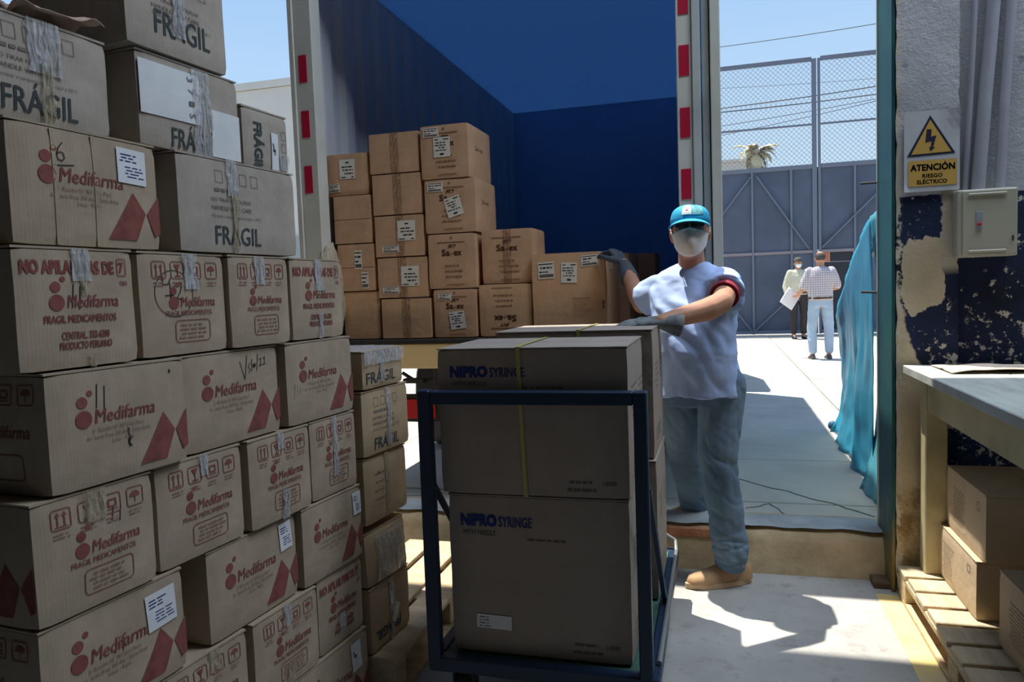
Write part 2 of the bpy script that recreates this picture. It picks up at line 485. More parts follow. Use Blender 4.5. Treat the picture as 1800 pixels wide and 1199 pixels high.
def medi_long(c, hand=None, lab=None, tear=None):
    w, h = c.w, c.hb; p = Print()
    medi_logo(p, w * .17, h * .53, w / .36 * 1.0, w * .43)
    c.print_(p, RED)
    q = Print(); q.text('Jr. Ecuador N° 787 Lima, Perú', w * .27, h * .47, .0085, width=w * .36, bold=.0)
    q.text('Av. Santa Rosa 350 Ate - Santa Anita', w * .23, h * .41, .0085, width=w * .45, bold=.0)
    q.text('Lima - Perú', w * .40, h * .355, .0085, width=w * .15, bold=.0)
    c.print_(q, REDL)
    d = Print()
    d.poly([(w * .79, h * .53), (w * .885, h * .34), (w * .81, h * .085), (w * .60, h * .085)])
    d.poly([(w * .895, h * .34), (w * .998, h * .52), (w * .998, h * .16), (w * .955, h * .13)])
    c.print_(d, RED)

def icon_set(p, x, z, sx, sz, gap, wd=.0022):
    for k in range(4):
        a = x + k * gap
        p.frame(a, z, a + sx, z + sz, wd, .006)
        if k == 0:
            for q in (.32, .68):
                p.stroke([(a + sx * q, z + sz * .22), (a + sx * q, z + sz * .72)], wd * 1.4)
                p.poly([(a + sx * (q - .13), z + sz * .66), (a + sx * (q + .13), z + sz * .66), (a + sx * q, z + sz * .88)])
            p.stroke([(a + sx * .18, z + sz * .13), (a + sx * .82, z + sz * .13)], wd)
        elif k == 1:
            p.poly([(a + sx * .25, z + sz * .85), (a + sx * .5, z + sz * .42), (a + sx * .75, z + sz * .85)])
            p.stroke([(a + sx * .5, z + sz * .5), (a + sx * .5, z + sz * .16)], wd * 1.2); p.stroke([(a + sx * .3, z + sz * .15), (a + sx * .7, z + sz * .15)], wd * 1.4)
        elif k == 2:
            p.frame(a + sx * .28, z + sz * .35, a + sx * .72, z + sz * .7, wd * 1.6)
            p.stroke([(a + sx * .2, z + sz * .2), (a + sx * .8, z + sz * .2)], wd)
        else:
            p.poly([(a + sx * (.5 - .32 * cos(pi * t / 8)), z + sz * (.5 + .3 * sin(pi * t / 8))) for t in range(9)])
            p.stroke([(a + sx * .5, z + sz * .5), (a + sx * .5, z + sz * .2)], wd)

def medi_end(c, kind):
    w, h = c.w, c.hb; p = Print(); q = Print()
    if kind == 'stack':
        p.text('NO APILAR MAS DE', w * .06, h * .80, h * .105, width=w * .75, bold=.035)
        p.frame(w * .845, h * .78, w * .925, h * .93, .002, .004); p.text('7', w * .862, h * .81, h * .09, width=w * .04, bold=.03)
        p.text('CAJAS', w * .86, h * .70, h * .035, width=w * .07, bold=.02)
        medi_logo(p, w * .25, h * .50, w / .29 * .92, w * .44)
        p.text('FRAGIL MEDICAMENTOS', w * .20, h * .39, h * .062, width=w * .60, bold=.02)
        p.text('CENTRAL. 332-6200', w * .33, h * .25, h * .062, width=w * .40, bold=.02)
        p.text('PRODUCTO PERUANO', w * .31, h * .165, h * .062, width=w * .44, bold=.02)
    else:
        icon_set(p, w * .14, h * .76, w * .145, h * .165, w * .205)
        for k in range(4): q.lines(w * (.145 + .205 * k), w * (.28 + .205 * k), h * .715, 2, h * .03, h * .012, c.rnd)
        medi_logo(p, w * .30, h * .47, w / .29 * .84, w * .42)
        p.text('FRAGIL MEDICAMENTOS', w * .26, h * .395, h * .05, width=w * .54, bold=.012)
        p.frame(w * .36, h * .13, w * .77, h * .345, .0022, .010)
        q.lines(w * .39, w * .75, h * .29, 4, h * .042, h * .018, c.rnd)
        c.print_(q, REDL)
    c.print_(p, RED)

def fragil(c, x, wd, z=.10, hh=.20, small=True):
    w, h = c.w, c.hb; p = Print(); q = Print()
    p.text('FRÁGIL', w * x, h * z, h * hh, width=w * wd, bold=.010)
    c.print_(p, INK)
    if small:
        for k in range(4): q.frame(w * (x + .02 + k * wd * .26), h * .76, w * (x + .02 + k * wd * .26) + .026, h * .76 + .03, .0014)
        q.lines(w * (x - .02), w * (x + wd * .7), h * .66, 1, .02, h * .035, c.rnd)
        q.text('NO TIRAR NI GOLPEAR', w * (x - .02), h * .555, h * .04, width=w * wd * .85, bold=.005)
        q.text('HANDLE WITH CARE', w * (x - .02), h * .465, h * .045, width=w * wd * .85, bold=.005)
        q.text('Mantener a temperatura no mayor a 30°C', w * (x - .02), h * .385, h * .035, width=w * wd * 1.08, bold=.0)
        c.print_(q, INKL)

# ------------------------------------------------------------------ the setting
def floor_mat():
    m = mat('polished_concrete', (0.43, 0.415, 0.385), 0.62, var=0.22, scale=1.6, bump=0.25, bscale=35)
    t = m.node_tree; b = t.nodes['Principled BSDF']; co = [n for n in t.nodes if n.type == 'TEX_COORD'][0]
    src = b.inputs['Base Color'].links[0].from_socket
    n = nd(t, 'ShaderNodeTexNoise'); n.inputs['Scale'].default_value = 9; n.inputs['Detail'].default_value = 10; n.inputs['Roughness'].default_value = .75
    t.links.new(co.outputs['Object'], n.inputs['Vector'])
    r = nd(t, 'ShaderNodeValToRGB'); r.color_ramp.elements[0].position = .53; r.color_ramp.elements[1].position = .68
    r.color_ramp.elements[0].color = (1, 1, 1, 1); r.color_ramp.elements[1].color = (.62, .60, .56, 1)
    mx = nd(t, 'ShaderNodeMix', data_type='RGBA', blend_type='MULTIPLY'); mx.inputs[0].default_value = .8
    t.links.new(n.outputs[0], r.inputs[0]); t.links.new(src, mx.inputs[6]); t.links.new(r.outputs[0], mx.inputs[7])
    t.links.new(mx.outputs[2], b.inputs['Base Color'])
    return m

bm = bmesh.new(); box(bm, -6, -7, -.2, 4.5, 3.72, 0)
fl = struct(bm_done(bm, 'floor', floor_mat()))
bm = bmesh.new(); box(bm, .655, 1.2, 0, .745, 3.50, .0015)
tag(bm_done(bm, 'floor_marking', mat('yellow_floor_paint', (0.72, 0.55, 0.20), .7, var=.25, scale=9, col2=(0.60, .50, .30))),
    'faded yellow line painted on the warehouse floor beside the right pallet', 'floor marking')

# raised concrete threshold
SILLM = mat('stained_plaster', (0.56, 0.43, 0.26), .9, var=.35, scale=5, bump=.5, bscale=25, col2=(.40, .30, .18))
bm = bmesh.new(); bmesh.ops.create_grid(bm, x_segments=90, y_segments=10, size=1)
for v in bm.verts:
    u, k = (v.co.x + 1) / 2, (v.co.y + 1) / 2
    x = -3.6 + u * 4.35
    # profile: face up, then over the rounded chipped edge, then back along the top
    if k < .55: y, z = 3.655 + .05 * k / .55, .195 * k / .55
    else: y, z = 3.705 + .25 * (k - .55) / .45, .195 + .012 * min(1, (k - .55) * 6)
    z += .006 * noise.noise(Vector((x * 6, y * 8, 3))) * (k > .1)
    if .4 < k < .75: y += .010 * noise.noise(Vector((x * 9, 2, z * 20))); z -= .012 * max(0, noise.noise(Vector((x * 5, 7, 1))))
    v.co = (x, y, max(z, 0))
sill = struct(bm_done(bm, 'trim_1', SILLM, None, 50))
bm = bmesh.new(); bmesh.ops.create_grid(bm, x_segments=120, y_segments=3, size=1)
rr = random.Random(4)
for v in bm.verts:
    u, k = (v.co.x + 1) / 2, (v.co.y + 1) / 2
    x = -3.6 + u * 4.33; j = noise.noise(Vector((x * 8, k * 3, 5)))
    v.co = (x, 3.722 + .20 * k + (.012 * j if k < .1 else 0), .212 + .006 * j * (k < .4))
bm_done(bm, 'top_coat', mat('grey_cement_cap', (0.42, 0.43, 0.42), .85, var=.25, scale=6), sill)
bm = bmesh.new()
box(bm, -.30, 3.685, .150, .10, 3.712, .196, .004)
bm_done(bm, 'brick_strip', mat('bare_brick', (0.55, .25, .13), .9, var=.4, scale=14, bump=.6), sill)

# yard slabs
gm = mat('yard_concrete', (0.58, 0.54, 0.46), .9, var=.18, scale=1.2, bump=.35, bscale=18)
bm = bmesh.new(); box(bm, -40, 3.9, -.3, 40, 60, .112)
ground = struct(bm_done(bm, 'ground', mat('joint_dirt', (0.30, 0.28, 0.24), .95)))
rows = [3.905, 4.42, 5.50, 6.65, 7.80, 8.95, 10.1, 11.3, 12.5, 13.7, 14.9, 16.1, 17.3, 18.5]
cols = [-6.4, -4.4, -2.6, -.85, 1.12, 3.2, 5.3]
rg = random.Random(11)
for i in range(len(rows) - 1):
    for j in range(len(cols) - 1):
        bm = bmesh.new(); g = .006 + .004 * rg.random(); dz = (rg.random() - .5) * .006
        box(bm, cols[j] + g, rows[i] + g, .10, cols[j + 1] - g, rows[i + 1] - g, .13 + dz, .004)
        bm_done(bm, 'paving_slab', gm, ground)
bm = bmesh.new()
def crack(pts, wd):
    for a, b in zip(pts, pts[1:]):
        n = 7
        for k in range(n):
            p = Vector(a).lerp(Vector(b), k / n); q = Vector(a).lerp(Vector(b), (k + 1) / n)
            p.x += .03 * noise.noise(Vector((p.x * 9, p.y * 9, 2))); q.x += .03 * noise.noise(Vector((q.x * 9, q.y * 9, 2)))
            p.y += .03 * noise.noise(Vector((p.x * 9, p.y * 9, 8))); q.y += .03 * noise.noise(Vector((q.x * 9, q.y * 9, 8)))
            bar(bm, (p.x, p.y, .1335), (q.x, q.y, .1335), wd * .45, .002)
P = lambda x, y: tuple(at(x, y, z=.134))
crack([P(1300, 842), P(1400, 868), P(1480, 890), P(1538, 908)], .014)
crack([P(1310, 893), P(1360, 885), P(1385, 912)], .010)
crack([P(1250, 830), P(1300, 842)], .01)
crack([P(700, 872), P(760, 870)], .01)
o = bm_done(bm, 'crack', mat('crack_dark', (0.18, .17, .16), .95), ground); o['kind'] = 'stuff'

# warehouse shell: right wall with pillar, roof, lintel, back and far right walls
def pillar_mat():
    m = bpy.data.materials.new('peeling_painted_plaster'); m.use_nodes = True; t = m.node_tree; b = t.nodes['Principled BSDF']
    b.inputs['Roughness'].default_value = .85; b.inputs['Specular IOR Level'].default_value = .25
    co = nd(t, 'ShaderNodeTexCoord'); sp = nd(t, 'ShaderNodeSeparateXYZ'); t.links.new(co.outputs['Object'], sp.inputs[0])
    def noi(sc, det=6, ro=.6, off=0.0):
        n = nd(t, 'ShaderNodeTexNoise'); n.inputs['Scale'].default_value = sc; n.inputs['Detail'].default_value = det; n.inputs['Roughness'].default_value = ro
        a = nd(t, 'ShaderNodeVectorMath', operation='ADD'); a.inputs[1].default_value = (off, off, off)
        t.links.new(co.outputs['Object'], a.inputs[0]); t.links.new(a.outputs[0], n.inputs['Vector']); return n.outputs[0]
    def math_(op, a, b_=0.0, clamp=False):
        n = nd(t, 'ShaderNodeMath', operation=op); n.use_clamp = clamp
        for i, v in enumerate((a, b_)):
            if isinstance(v, (int, float)): n.inputs[i].default_value = v
            else: t.links.new(v, n.inputs[i])
        return n.outputs[0]
    def step(v, a, b_):
        n = nd(t, 'ShaderNodeMapRange'); n.inputs[1].default_value = a; n.inputs[2].default_value = b_; t.links.new(v, n.inputs[0]); return n.outputs[0]
    def mix(f, a, b_):
        n = nd(t, 'ShaderNodeMix', data_type='RGBA'); t.links.new(f, n.inputs[0])
        for i, v in ((6, a), (7, b_)):
            if isinstance(v, tuple): n.inputs[i].default_value = (*v, 1)
            else: t.links.new(v, n.inputs[i])
        return n.outputs[2]
    X, Z = sp.outputs['X'], sp.outputs['Z']
    white = mix(step(noi(3, 6), .3, .7), (.43, .43, .46), (.56, .56, .58))
    white = mix(step(noi(11, 3, .5, 9), .68, .73), white, (.26, .26, .30))
    navy = mix(step(noi(4, 4, .5, 5), .3, .7), (.010, .013, .028), (.018, .03, .085))
    beige = mix(step(noi(5, 5, .6, 3), .3, .7), (.50, .41, .28), (.62, .52, .36))
    rot = mix(step(noi(9, 8, .7, 2), .4, .6), (.24, .15, .07), (.55, .42, .24))
    n1 = noi(5, 8, .65, 1)
    # chipped specks in the navy coat
    navy = mix(step(math_('ADD', noi(22, 6, .7, 4), math_('MULTIPLY', step(Z, 1.5, 1.1), .06)), .615, .65), navy, (.55, .50, .42))
    # dado line
    zz = math_('ADD', Z, math_('MULTIPLY', math_('SUBTRACT', noi(14, 5, .6, 6), .5), .02))
    c = mix(step(zz, 1.742, 1.738), white, navy)
    # lower coat gone on the pillar: beige render up to about bench height, with a patch higher up
    wob = math_('MULTIPLY', math_('SUBTRACT', n1, .5), .5)
    low = step(math_('ADD', Z, math_('ADD', wob, math_('MULTIPLY', X, 4.0))), 4.34, 4.30)
    c = mix(low, c, beige)
    dx = math_('DIVIDE', math_('SUBTRACT', X, .85), .085); dz = math_('DIVIDE', math_('SUBTRACT', Z, 1.40), .165)
    dd = math_('ADD', math_('POWER', math_('ABSOLUTE', dx), 3.0), math_('POWER', math_('ABSOLUTE', dz), 3.0))
    patch = step(math_('ADD', dd, math_('MULTIPLY', math_('SUBTRACT', noi(9, 7, .65, 7), .5), 3.0)), 1.02, .97)
    c = mix(patch, c, beige)
    # bare strip along the pillar's right arris
    sx = math_('ABSOLUTE', math_('SUBTRACT', math_('ADD', X, math_('MULTIPLY', math_('SUBTRACT', noi(30, 5, .6, 8), .5), .05)), .950), 0.0)
    strip = math_('MULTIPLY', step(sx, .036, .031), math_('MULTIPLY', step(Z, 1.40, 1.44), step(Z, 2.2, 1.7)))
    c = mix(strip, c, (.50, .44, .34))
    # damp, rotten foot
    c = mix(step(math_('ADD', Z, math_('MULTIPLY', math_('SUBTRACT', noi(8, 8, .7, 12), .5), .35)), .50, .40), c, rot)
    edge = step(math_('ADD', X, math_('MULTIPLY', math_('SUBTRACT', noi(26, 6, .7, 21), .5), .10)), .768, .758)
    c = mix(math_('MULTIPLY', edge, step(noi(17, 5, .6, 23), .40, .48)), c, (.60, .54, .44))
    t.links.new(c, b.inputs['Base Color'])
    bp = nd(t, 'ShaderNodeBump'); bp.inputs['Strength'].default_value = .7; bp.inputs['Distance'].default_value = .02
    t.links.new(math_('ADD', math_('MULTIPLY', noi(45, 8, .7, 15), .5), math_('MULTIPLY', n1, .6)), bp.inputs['Height'])
    t.links.new(bp.outputs[0], b.inputs['Normal'])
    return m
PM = pillar_mat()
def rough_wall(name, x0, x1, y0, y1, z1, chip, parent=None):
    """a wall slab whose room face has ragged left arris"""
    bm = bmesh.new(); bmesh.ops.create_cube(bm, size=1)
    bmesh.ops.subdivide_edges(bm, edges=[e for e in bm.edges if abs(e.verts[0].co.z - e.verts[1].co.z) > .5], cuts=170, use_grid_fill=True)
    bmesh.ops.subdivide_edges(bm, edges=[e for e in bm.edges if abs(e.verts[0].co.x - e.verts[1].co.x) > .5], cuts=7, use_grid_fill=True)
    for v in bm.verts:
        u = v.co + Vector((.5, .5, .5)); p = Vector((x0 + u.x * (x1 - x0), y0 + u.y * (y1 - y0), u.z * z1))
        if chip and u.y < .5:
            if u.x < .01:
                c = max(0, noise.noise(Vector((2, 1, p.z * 11))) + .45 * noise.noise(Vector((5, 3, p.z * 31))) + .25)
                p.x += .009 * c - .002; p.y += .004 * c
            elif u.x > .99: p.x -= .012 * max(0, noise.noise(Vector((7, 4, p.z * 17)))); p.y += .004
            p.y += .006 * noise.noise(Vector((p.x * 8, 3, p.z * 7)))
            if p.z < .55: p.y += .018 * max(0, noise.noise(Vector((p.x * 10, 8, p.z * 10)))) 
        v.co = p
    return bm_done(bm, name, PM, parent, 40)
wr = struct(rough_wall('wall_right', .985, 4.5, 3.565, 3.80, 5.5, False))
struct(rough_wall('trim_2', .745, .985, 3.525, 3.85, 5.5, True))
shell = mat('dim_plaster', (0.07, 0.068, 0.066), .9, var=.1, scale=2)
bm = bmesh.new(); box(bm, -6, -7, 5.5, 4.5, 3.77, 5.6); struct(bm_done(bm, 'ceiling', shell))
bm = bmesh.new(); box(bm, 4.5, -7, 0, 4.6, 3.8, 5.5); struct(bm_done(bm, 'wall_east', shell))
bm = bmesh.new(); box(bm, -6, -7.1, 0, 4.5, -7, 5.5); struct(bm_done(bm, 'wall_back', shell))
bm = bmesh.new(); box(bm, -6.1, -7, 0, -6, 3.8, 5.5); struct(bm_done(bm, 'wall_left', shell))

# teal steel gate jamb
TEAL = mat('teal_painted_steel', (0.014, 0.085, 0.080), .5, var=.35, scale=5, col2=(0.010, .06, .085))
t = TEAL.node_tree; b_ = t.nodes['Principled BSDF']; src = b_.inputs['Base Color'].links[0].from_socket
co_ = [n for n in t.nodes if n.type == 'TEX_COORD'][0]; sp_ = nd(t, 'ShaderNodeSeparateXYZ'); t.links.new(co_.outputs['Object'], sp_.inputs[0])
nn = nd(t, 'ShaderNodeTexNoise'); nn.inputs['Scale'].default_value = 14; nn.inputs['Detail'].default_value = 8; t.links.new(co_.outputs['Object'], nn.inputs['Vector'])
ma = nd(t, 'ShaderNodeMath', operation='MULTIPLY_ADD'); ma.inputs[1].default_value = .5; t.links.new(nn.outputs[0], ma.inputs[0]); t.links.new(sp_.outputs['Z'], ma.inputs[2])
mr = nd(t, 'ShaderNodeMapRange'); mr.inputs[1].default_value = .62; mr.inputs[2].default_value = .40; t.links.new(ma.outputs[0], mr.inputs[0])
mx = nd(t, 'ShaderNodeMix', data_type='RGBA'); mx.inputs[7].default_value = (.20, .15, .05, 1); t.links.new(mr.outputs[0], mx.inputs[0]); t.links.new(src, mx.inputs[6]); t.links.new(mx.outputs[2], b_.inputs['Base Color'])
jamb = empty('door_1', (0, 0, 0)); struct(jamb)
bm = bmesh.new(); box(bm, .728, 3.53, 0, .742, 3.815, 5.5, .002)
struct(bm_done(bm, 'jamb_plate', TEAL, jamb))
bm = bmesh.new(); box(bm, .722, 3.800, 0, .728, 3.815, 5.5); bm_done(bm, 'jamb_edge', mat('bare_pale_steel', (.55, .60, .55), .45, .4), jamb)
bm = bmesh.new()
for z in (1.84, 1.33):
    tube(bm, [(.742, 3.80, z), (.66, 3.84, z + .004)], .006, 8)
bm_done(bm, 'hinge_pin', mat('dark_steel', (.06, .06, .06), .5, .6), jamb)
bm = bmesh.new(); box(bm, .66, 3.56, 0, .75, 3.83, .028, .004)
bm_done(bm, 'foot_plate', mat('rusty_steel', (.16, .10, .055), .8, var=.4, scale=20), jamb)

# ------------------------------------------------------------------ left stack
TH = radians(5.5); TT = Vector((sin(TH), cos(TH), 0)); NN = Vector((cos(TH), -sin(TH), 0)); ROTS = pi / 2 - TH
def stackpos(p0, s, z, back=0.0): 
    p = Vector(p0) + TT * s - NN * back; p.z = z; return p
LV = [.0, .271, .517, .765, 1.020, 1.272, 1.524, 1.772]
P0 = (-1.19, 2.2, 0)
GL = 'medicine cartons in the big left stack'
def sbox(s0, s1, z, h, d, label, seed, p0=P0, back=0.0, material=None, jig=0.0, name='carton', group=GL, **k):
    jig += ((seed * 37) % 11 - 5) * .0022; back += ((seed * 53) % 7 - 3) * .0025
    c = Carton(name, stackpos(p0, s0, z, back), ROTS + jig, s1 - s0, d, h, material or CB_GREY, seed, **k)
    tag(c.root, label, 'box', group)
    return c
H_ = lambda i: LV[i + 1] - LV[i] - .003

# row A, top
c = sbox(-1.36, -.82, LV[7], .208, .40, 'large top left carton with silver tape over FRÁGIL and torn paper on it', 1, back=.03, bulge=.006, material=CB_TOP)
fragil(c, .545, .30, .08, .24)
c.tape(.353, .10, .425, .208); c.tape(.375, .0, .405, .12, TAPEY, .006)
c = sbox(-.775, -.453, 1.997, .222, .36, 'highest carton of the left stack, above the one with two paper sheets', 2, material=CB_TOP, back=.02)
fragil(c, .25, .55, .20, .26)
c.tape(.135, .05, .175, .222)
c = sbox(-.748, -.415, LV[7], .222, .36, 'carton near the top of the left stack wearing two big white paper sheets', 3, material=CB_TOP, back=.02)
fragil(c, .28, .42, .04, .22, small=False)
c.label(.005, .075, .185, .125, style='none', lab='big white paper sheet')
c.label(.225, .005, .105, .12, style='none', lab='smaller white paper sheet')
c.tape(.165, .0, .225, .215); 
p = Print(); 
for k, (dx) in enumerate((0, .03, .06, .09)): p.text('3715'[k], .150, .19 - dx, .018, width=.012, bold=.0, rot=-pi / 2)
c.print_(p, INKL, off=.0042, name='handwriting')
c = sbox(-.410, -.215, LV[7], .165, .34, 'far top carton with FRÁGIL turned on its side and a white strip label', 4, back=.02, material=CB_TOP)
p = Print(); p.text('FRÁGIL', .045, .125, .032, width=.13, bold=.03, rot=-pi / 2); p.v = [(x, z) for x, z in p.v]
c.print_(p, INK)
c.label(.115, -.02 + .022, .030, .105, style='hand', lab='white strip label')
q = Print()
for k in range(3): q.frame(.165, .095 - k * .035, .185, .118 - k * .035, .0014)
c.print_(q, INKL); c.tape(.15, .005, .19, .05)

# row B
c = sbox(-1.082, -.722, LV[6], H_(6), .30, 'Medifarma carton with a handwritten 6 and a white label', 5)
medi_long(c)
c.label(.246, .148, .078, .078, rot=-.03)
p = Print(); p.stroke([(.118, .212), (.108, .200), (.103, .186), (.106, .176), (.114, .174), (.120, .180), (.118, .190), (.110, .192), (.104, .186)], .0022)
p.stroke([(.096, .163), (.140, .168)], .0022); c.print_(p, MARK, name='handwriting')
bm = bmesh.new(); c.panel(bm, .092, .003, .101, c.hb - .003, .0002, .0012, nx=2, nz=12); c.panel(bm, .186, .003, .196, c.hb - .003, .0002, .0012, nx=2, nz=12)
bm_done(bm, 'crease', CB_GREY, c.root)
c = sbox(-.672, -.224, LV[6], H_(6), .36, 'wide carton with FRÁGIL behind dangling clear tape above the NO APILAR row', 6, material=CB_TOP)
fragil(c, .26, .38, .10, .20)
c.tape(.165, .15, .205, .246); c.tape(.178, .0, .200, .16, TAPEY, .005)

# row C
def hand_bars(c, x, z, l=.03, dx=.014):
    p = Print(); p.stroke([(x, z), (x + .006, z + l)], .002); p.stroke([(x + dx, z - .003), (x + dx + .005, z + l * .9)], .002)
    c.print_(p, MARK, name='handwriting')
c = sbox(-1.100, -.823, LV[5], H_(5), .36, 'leftmost NO APILAR MAS DE 7 carton with two pen strokes across the brand', 7)
medi_end(c, 'stack'); c.tape(.125, .18, .165, .247); c.tape(.14, .15, .155, .19, TAPEY); c.tape(.150, .0, .168, .025, TAPEY); hand_bars(c, .118, .125, .05, .016)
c = sbox(-.802, -.527, LV[5], H_(5), .36, 'carton with a circled handwritten 42 beside the leftmost NO APILAR carton', 8)
medi_end(c, 'icons'); c.tape(.135, .16, .175, .247, jit=.005)
p = Print(); p.stroke([(.100 + .058 * cos(a * pi / 12), .150 + .056 * sin(a * pi / 12)) for a in range(24)], .0018, True)
p.stroke([(.066, .190), (.068, .172), (.082, .172), (.092, .188)], .0024); p.stroke([(.088, .176), (.088, .130)], .0024); p.stroke([(.072, .146), (.096, .146)], .0024)
p.stroke([(.104, .170), (.116, .178), (.124, .170), (.118, .154), (.106, .138), (.128, .136)], .0024); c.print_(p, MARK, name='handwriting')
c = sbox(-.522, -.279, LV[5], H_(5), .36, 'narrow carton with handling icons, between the circled 42 and the rightmost NO APILAR carton', 9)
medi_end(c, 'icons'); c.tape(.098, .17, .138, .247)
c = sbox(-.256, .012, LV[5], H_(5), .36, 'rightmost NO APILAR carton, tape at the middle of its top and bottom', 10)
medi_end(c, 'stack'); c.tape(.118, .15, .155, .247); c.tape(.128, .0, .148, .08)

# row D
c = sbox(-1.060, -.708, LV[4], H_(4), .30, 'Medifarma carton jutting out at left under the leftmost NO APILAR carton', 11, bulge=.007, back=-.012)
medi_long(c); hand_bars(c, .108, .165, .05, .018)
p = Print(); p.poly([(.178, .112), (.184, .108), (.183, .096), (.189, .088), (.184, .078), (.190, .068), (.182, .070), (.179, .082), (.182, .092)]); p.poly([(.305, .226), (.310, .224), (.309, .216), (.305, .219)])
c.print_(p, MARK, name='tear')
def end_print(c, kind):
    p = Print(); w, h = c.d, c.hb
    if kind == 'icons': icon_set(p, w * .14, h * .76, w * .145, h * .165, w * .205); medi_logo(p, w * .30, h * .47, w / .29 * .84, w * .42); p.frame(w * .36, h * .13, w * .77, h * .345, .0022, .010)
    else:
        medi_logo(p, w * .17, h * .53, w / .36, w * .43)
        p.poly([(w * .79, h * .53), (w * .885, h * .34), (w * .81, h * .085), (w * .60, h * .085)]); p.poly([(w * .895, h * .34), (w * .99, h * .52), (w * .99, h * .16), (w * .955, h * .13)])
    c.print_(p, RED, surf=c.side0)
end_print(c, 'icons')
c = sbox(-.690, -.332, LV[4], H_(4), .30, 'Medifarma carton with handwritten Vs10/22 and a crushed top left corner', 12)
medi_long(c)
p = Print(); x0, z0 = .200, .196
p.stroke([(x0, z0 + .02), (x0 + .016, z0 - .03), (x0 + .030, z0 + .035)], .002); p.stroke([(x0 + .040, z0 + .012), (x0 + .032, z0 + .002), (x0 + .040, z0 - .006), (x0 + .034, z0 - .014)], .002)
p.stroke([(x0 + .048, z0 + .022), (x0 + .046, z0 - .010)], .002); p.disc(x0 + .057, z0 + .004, .006); p.stroke([(x0 + .066, z0 - .012), (x0 + .074, z0 + .034)], .002)
p.stroke([(x0 + .078, z0 + .018), (x0 + .086, z0 + .022), (x0 + .084, z0 + .006), (x0 + .078, z0 + .001), (x0 + .090, z0 + .003)], .002)
p.stroke([(x0 + .094, z0 + .020), (x0 + .102, z0 + .024), (x0 + .100, z0 + .008), (x0 + .094, z0 + .003), (x0 + .106, z0 + .005)], .002)
c.print_(p, MARK, name='handwriting')
c = sbox(-.304, .042, LV[4], H_(4), .30, 'Medifarma carton under the rightmost NO APILAR carton, faint scribble on its left half', 13)
medi_long(c)
p = Print(); 
for k in range(5): p.stroke([(.03 + k * .012, .085 + .004 * k), (.036 + k * .012, .125 - .006 * k)], .0012)
c.print_(p, INKL, name='handwriting')

# row E
c = sbox(-1.104, -.815, LV[3], H_(3), .365, 'carton with handling icons and a frayed yellow tape patch at the left edge', 14)
medi_end(c, 'icons'); c.tape(.112, .185, .165, .250, TAPEY, .006); hand_bars(c, .175, .17, .03, .02); end_print(c, 'long')
c = sbox(-.796, -.508, LV[3], H_(3), .365, 'carton with handling icons below the one inscribed Vs10/22, left of a darker gap', 15)
medi_end(c, 'icons'); c.tape(.14, .20, .165, .252)
c = sbox(-.490, -.216, LV[3], H_(3), .365, 'carton with handling icons and crumpled tape at its bottom, middle of the stack', 16)
medi_end(c, 'icons'); c.tape(.12, .205, .15, .252); c.tape(.13, .0, .16, .085, TAPE, .006)
c = sbox(-.204, .045, LV[3], H_(3), .365, 'small carton with handling icons at the stack edge, below the scribbled Medifarma one', 17)
medi_end(c, 'icons'); c.tape(.11, .06, .135, .252)

# row F
c = sbox(-1.104, -.737, LV[2], H_(2), .30, 'Medifarma carton at bottom left with a large white shipping label', 18)
medi_long(c); c.label(.255, .130, .085, .085, rot=.05); hand_bars(c, .165, .128, .02, .02); end_print(c, 'icons')
c = sbox(-.650, -.288, LV[2], H_(2), .30, 'Medifarma carton with a torn white label, beside the deep dark gap', 19)
medi_long(c); c.label(.285, .150, .055, .080, rot=.06)
c = sbox(-.272, .050, LV[2], H_(2), .30, 'Medifarma carton at the stack edge with a small label at top right', 20)
medi_long(c); c.label(.268, .150, .048, .075, rot=.03)

# row G and H, mostly cut by the frame
c = sbox(-.822, -.532, LV[1], H_(1), .365, 'carton at the bottom edge under the deep dark gap, only its icons showing', 22)
medi_end(c, 'icons'); c.tape(.15, .19, .185, .245, TAPEY)
c = sbox(-.512, -.224, LV[1], H_(1), .365, 'carton with handling icons below the one with a torn white label', 23)
medi_end(c, 'icons'); c.tape(.13, .18, .155, .245); c.tape(.13, .0, .16, .07, TAPEY)
c = sbox(-.210, .044, LV[1], H_(1), .365, 'low NO APILAR carton at the stack edge with crumpled tape at its centre', 24)
medi_end(c, 'stack'); c.tape(.10, .04, .135, .10, TAPE, .006)
c = sbox(-.345, .040, LV[0], .268, .30, 'lowest Medifarma carton in view, tall white label on its right side', 25)
medi_long(c); c.label(.285, .150, .055, .095, rot=.05, style='hand')
c = sbox(-.740, -.355, LV[0], .268, .30, 'bottom carton of the stack on the floor, below the frame edge', 26); medi_long(c)
c = sbox(-1.112, -.828, LV[1], H_(1), .365, 'carton under the one with the large white shipping label, at the frame edge', 21); medi_end(c, 'icons')

# torn paper on top of the first carton
bm = bmesh.new(); bmesh.ops.create_grid(bm, x_segments=18, y_segments=10, size=.5)
for v in bm.verts:
    x, y = v.co.x, v.co.y
    v.co = (x * .20, y * .09, .018 + .030 * noise.noise(Vector((x * 4, y * 4, 1))) + .03 * (x + .5) * (0.4 + .6 * cos(y * 3)))
    v.co.x += .012 * noise.noise(Vector((y * 9, 3, 2)))
o = bm_done(bm, 'torn_paper', mat('pinkish_kraft_paper', (.52, .37, .29), .85, var=.2, scale=9), None, 60)
o.location = stackpos(P0, -.93, LV[7] + .206, .06); o.rotation_euler = (0, 0, ROTS)
md = o.modifiers.new('s', 'SOLIDIFY'); md.thickness = .0015
tag(o, 'crumpled brown paper scrap sticking out over the top left carton', 'paper')

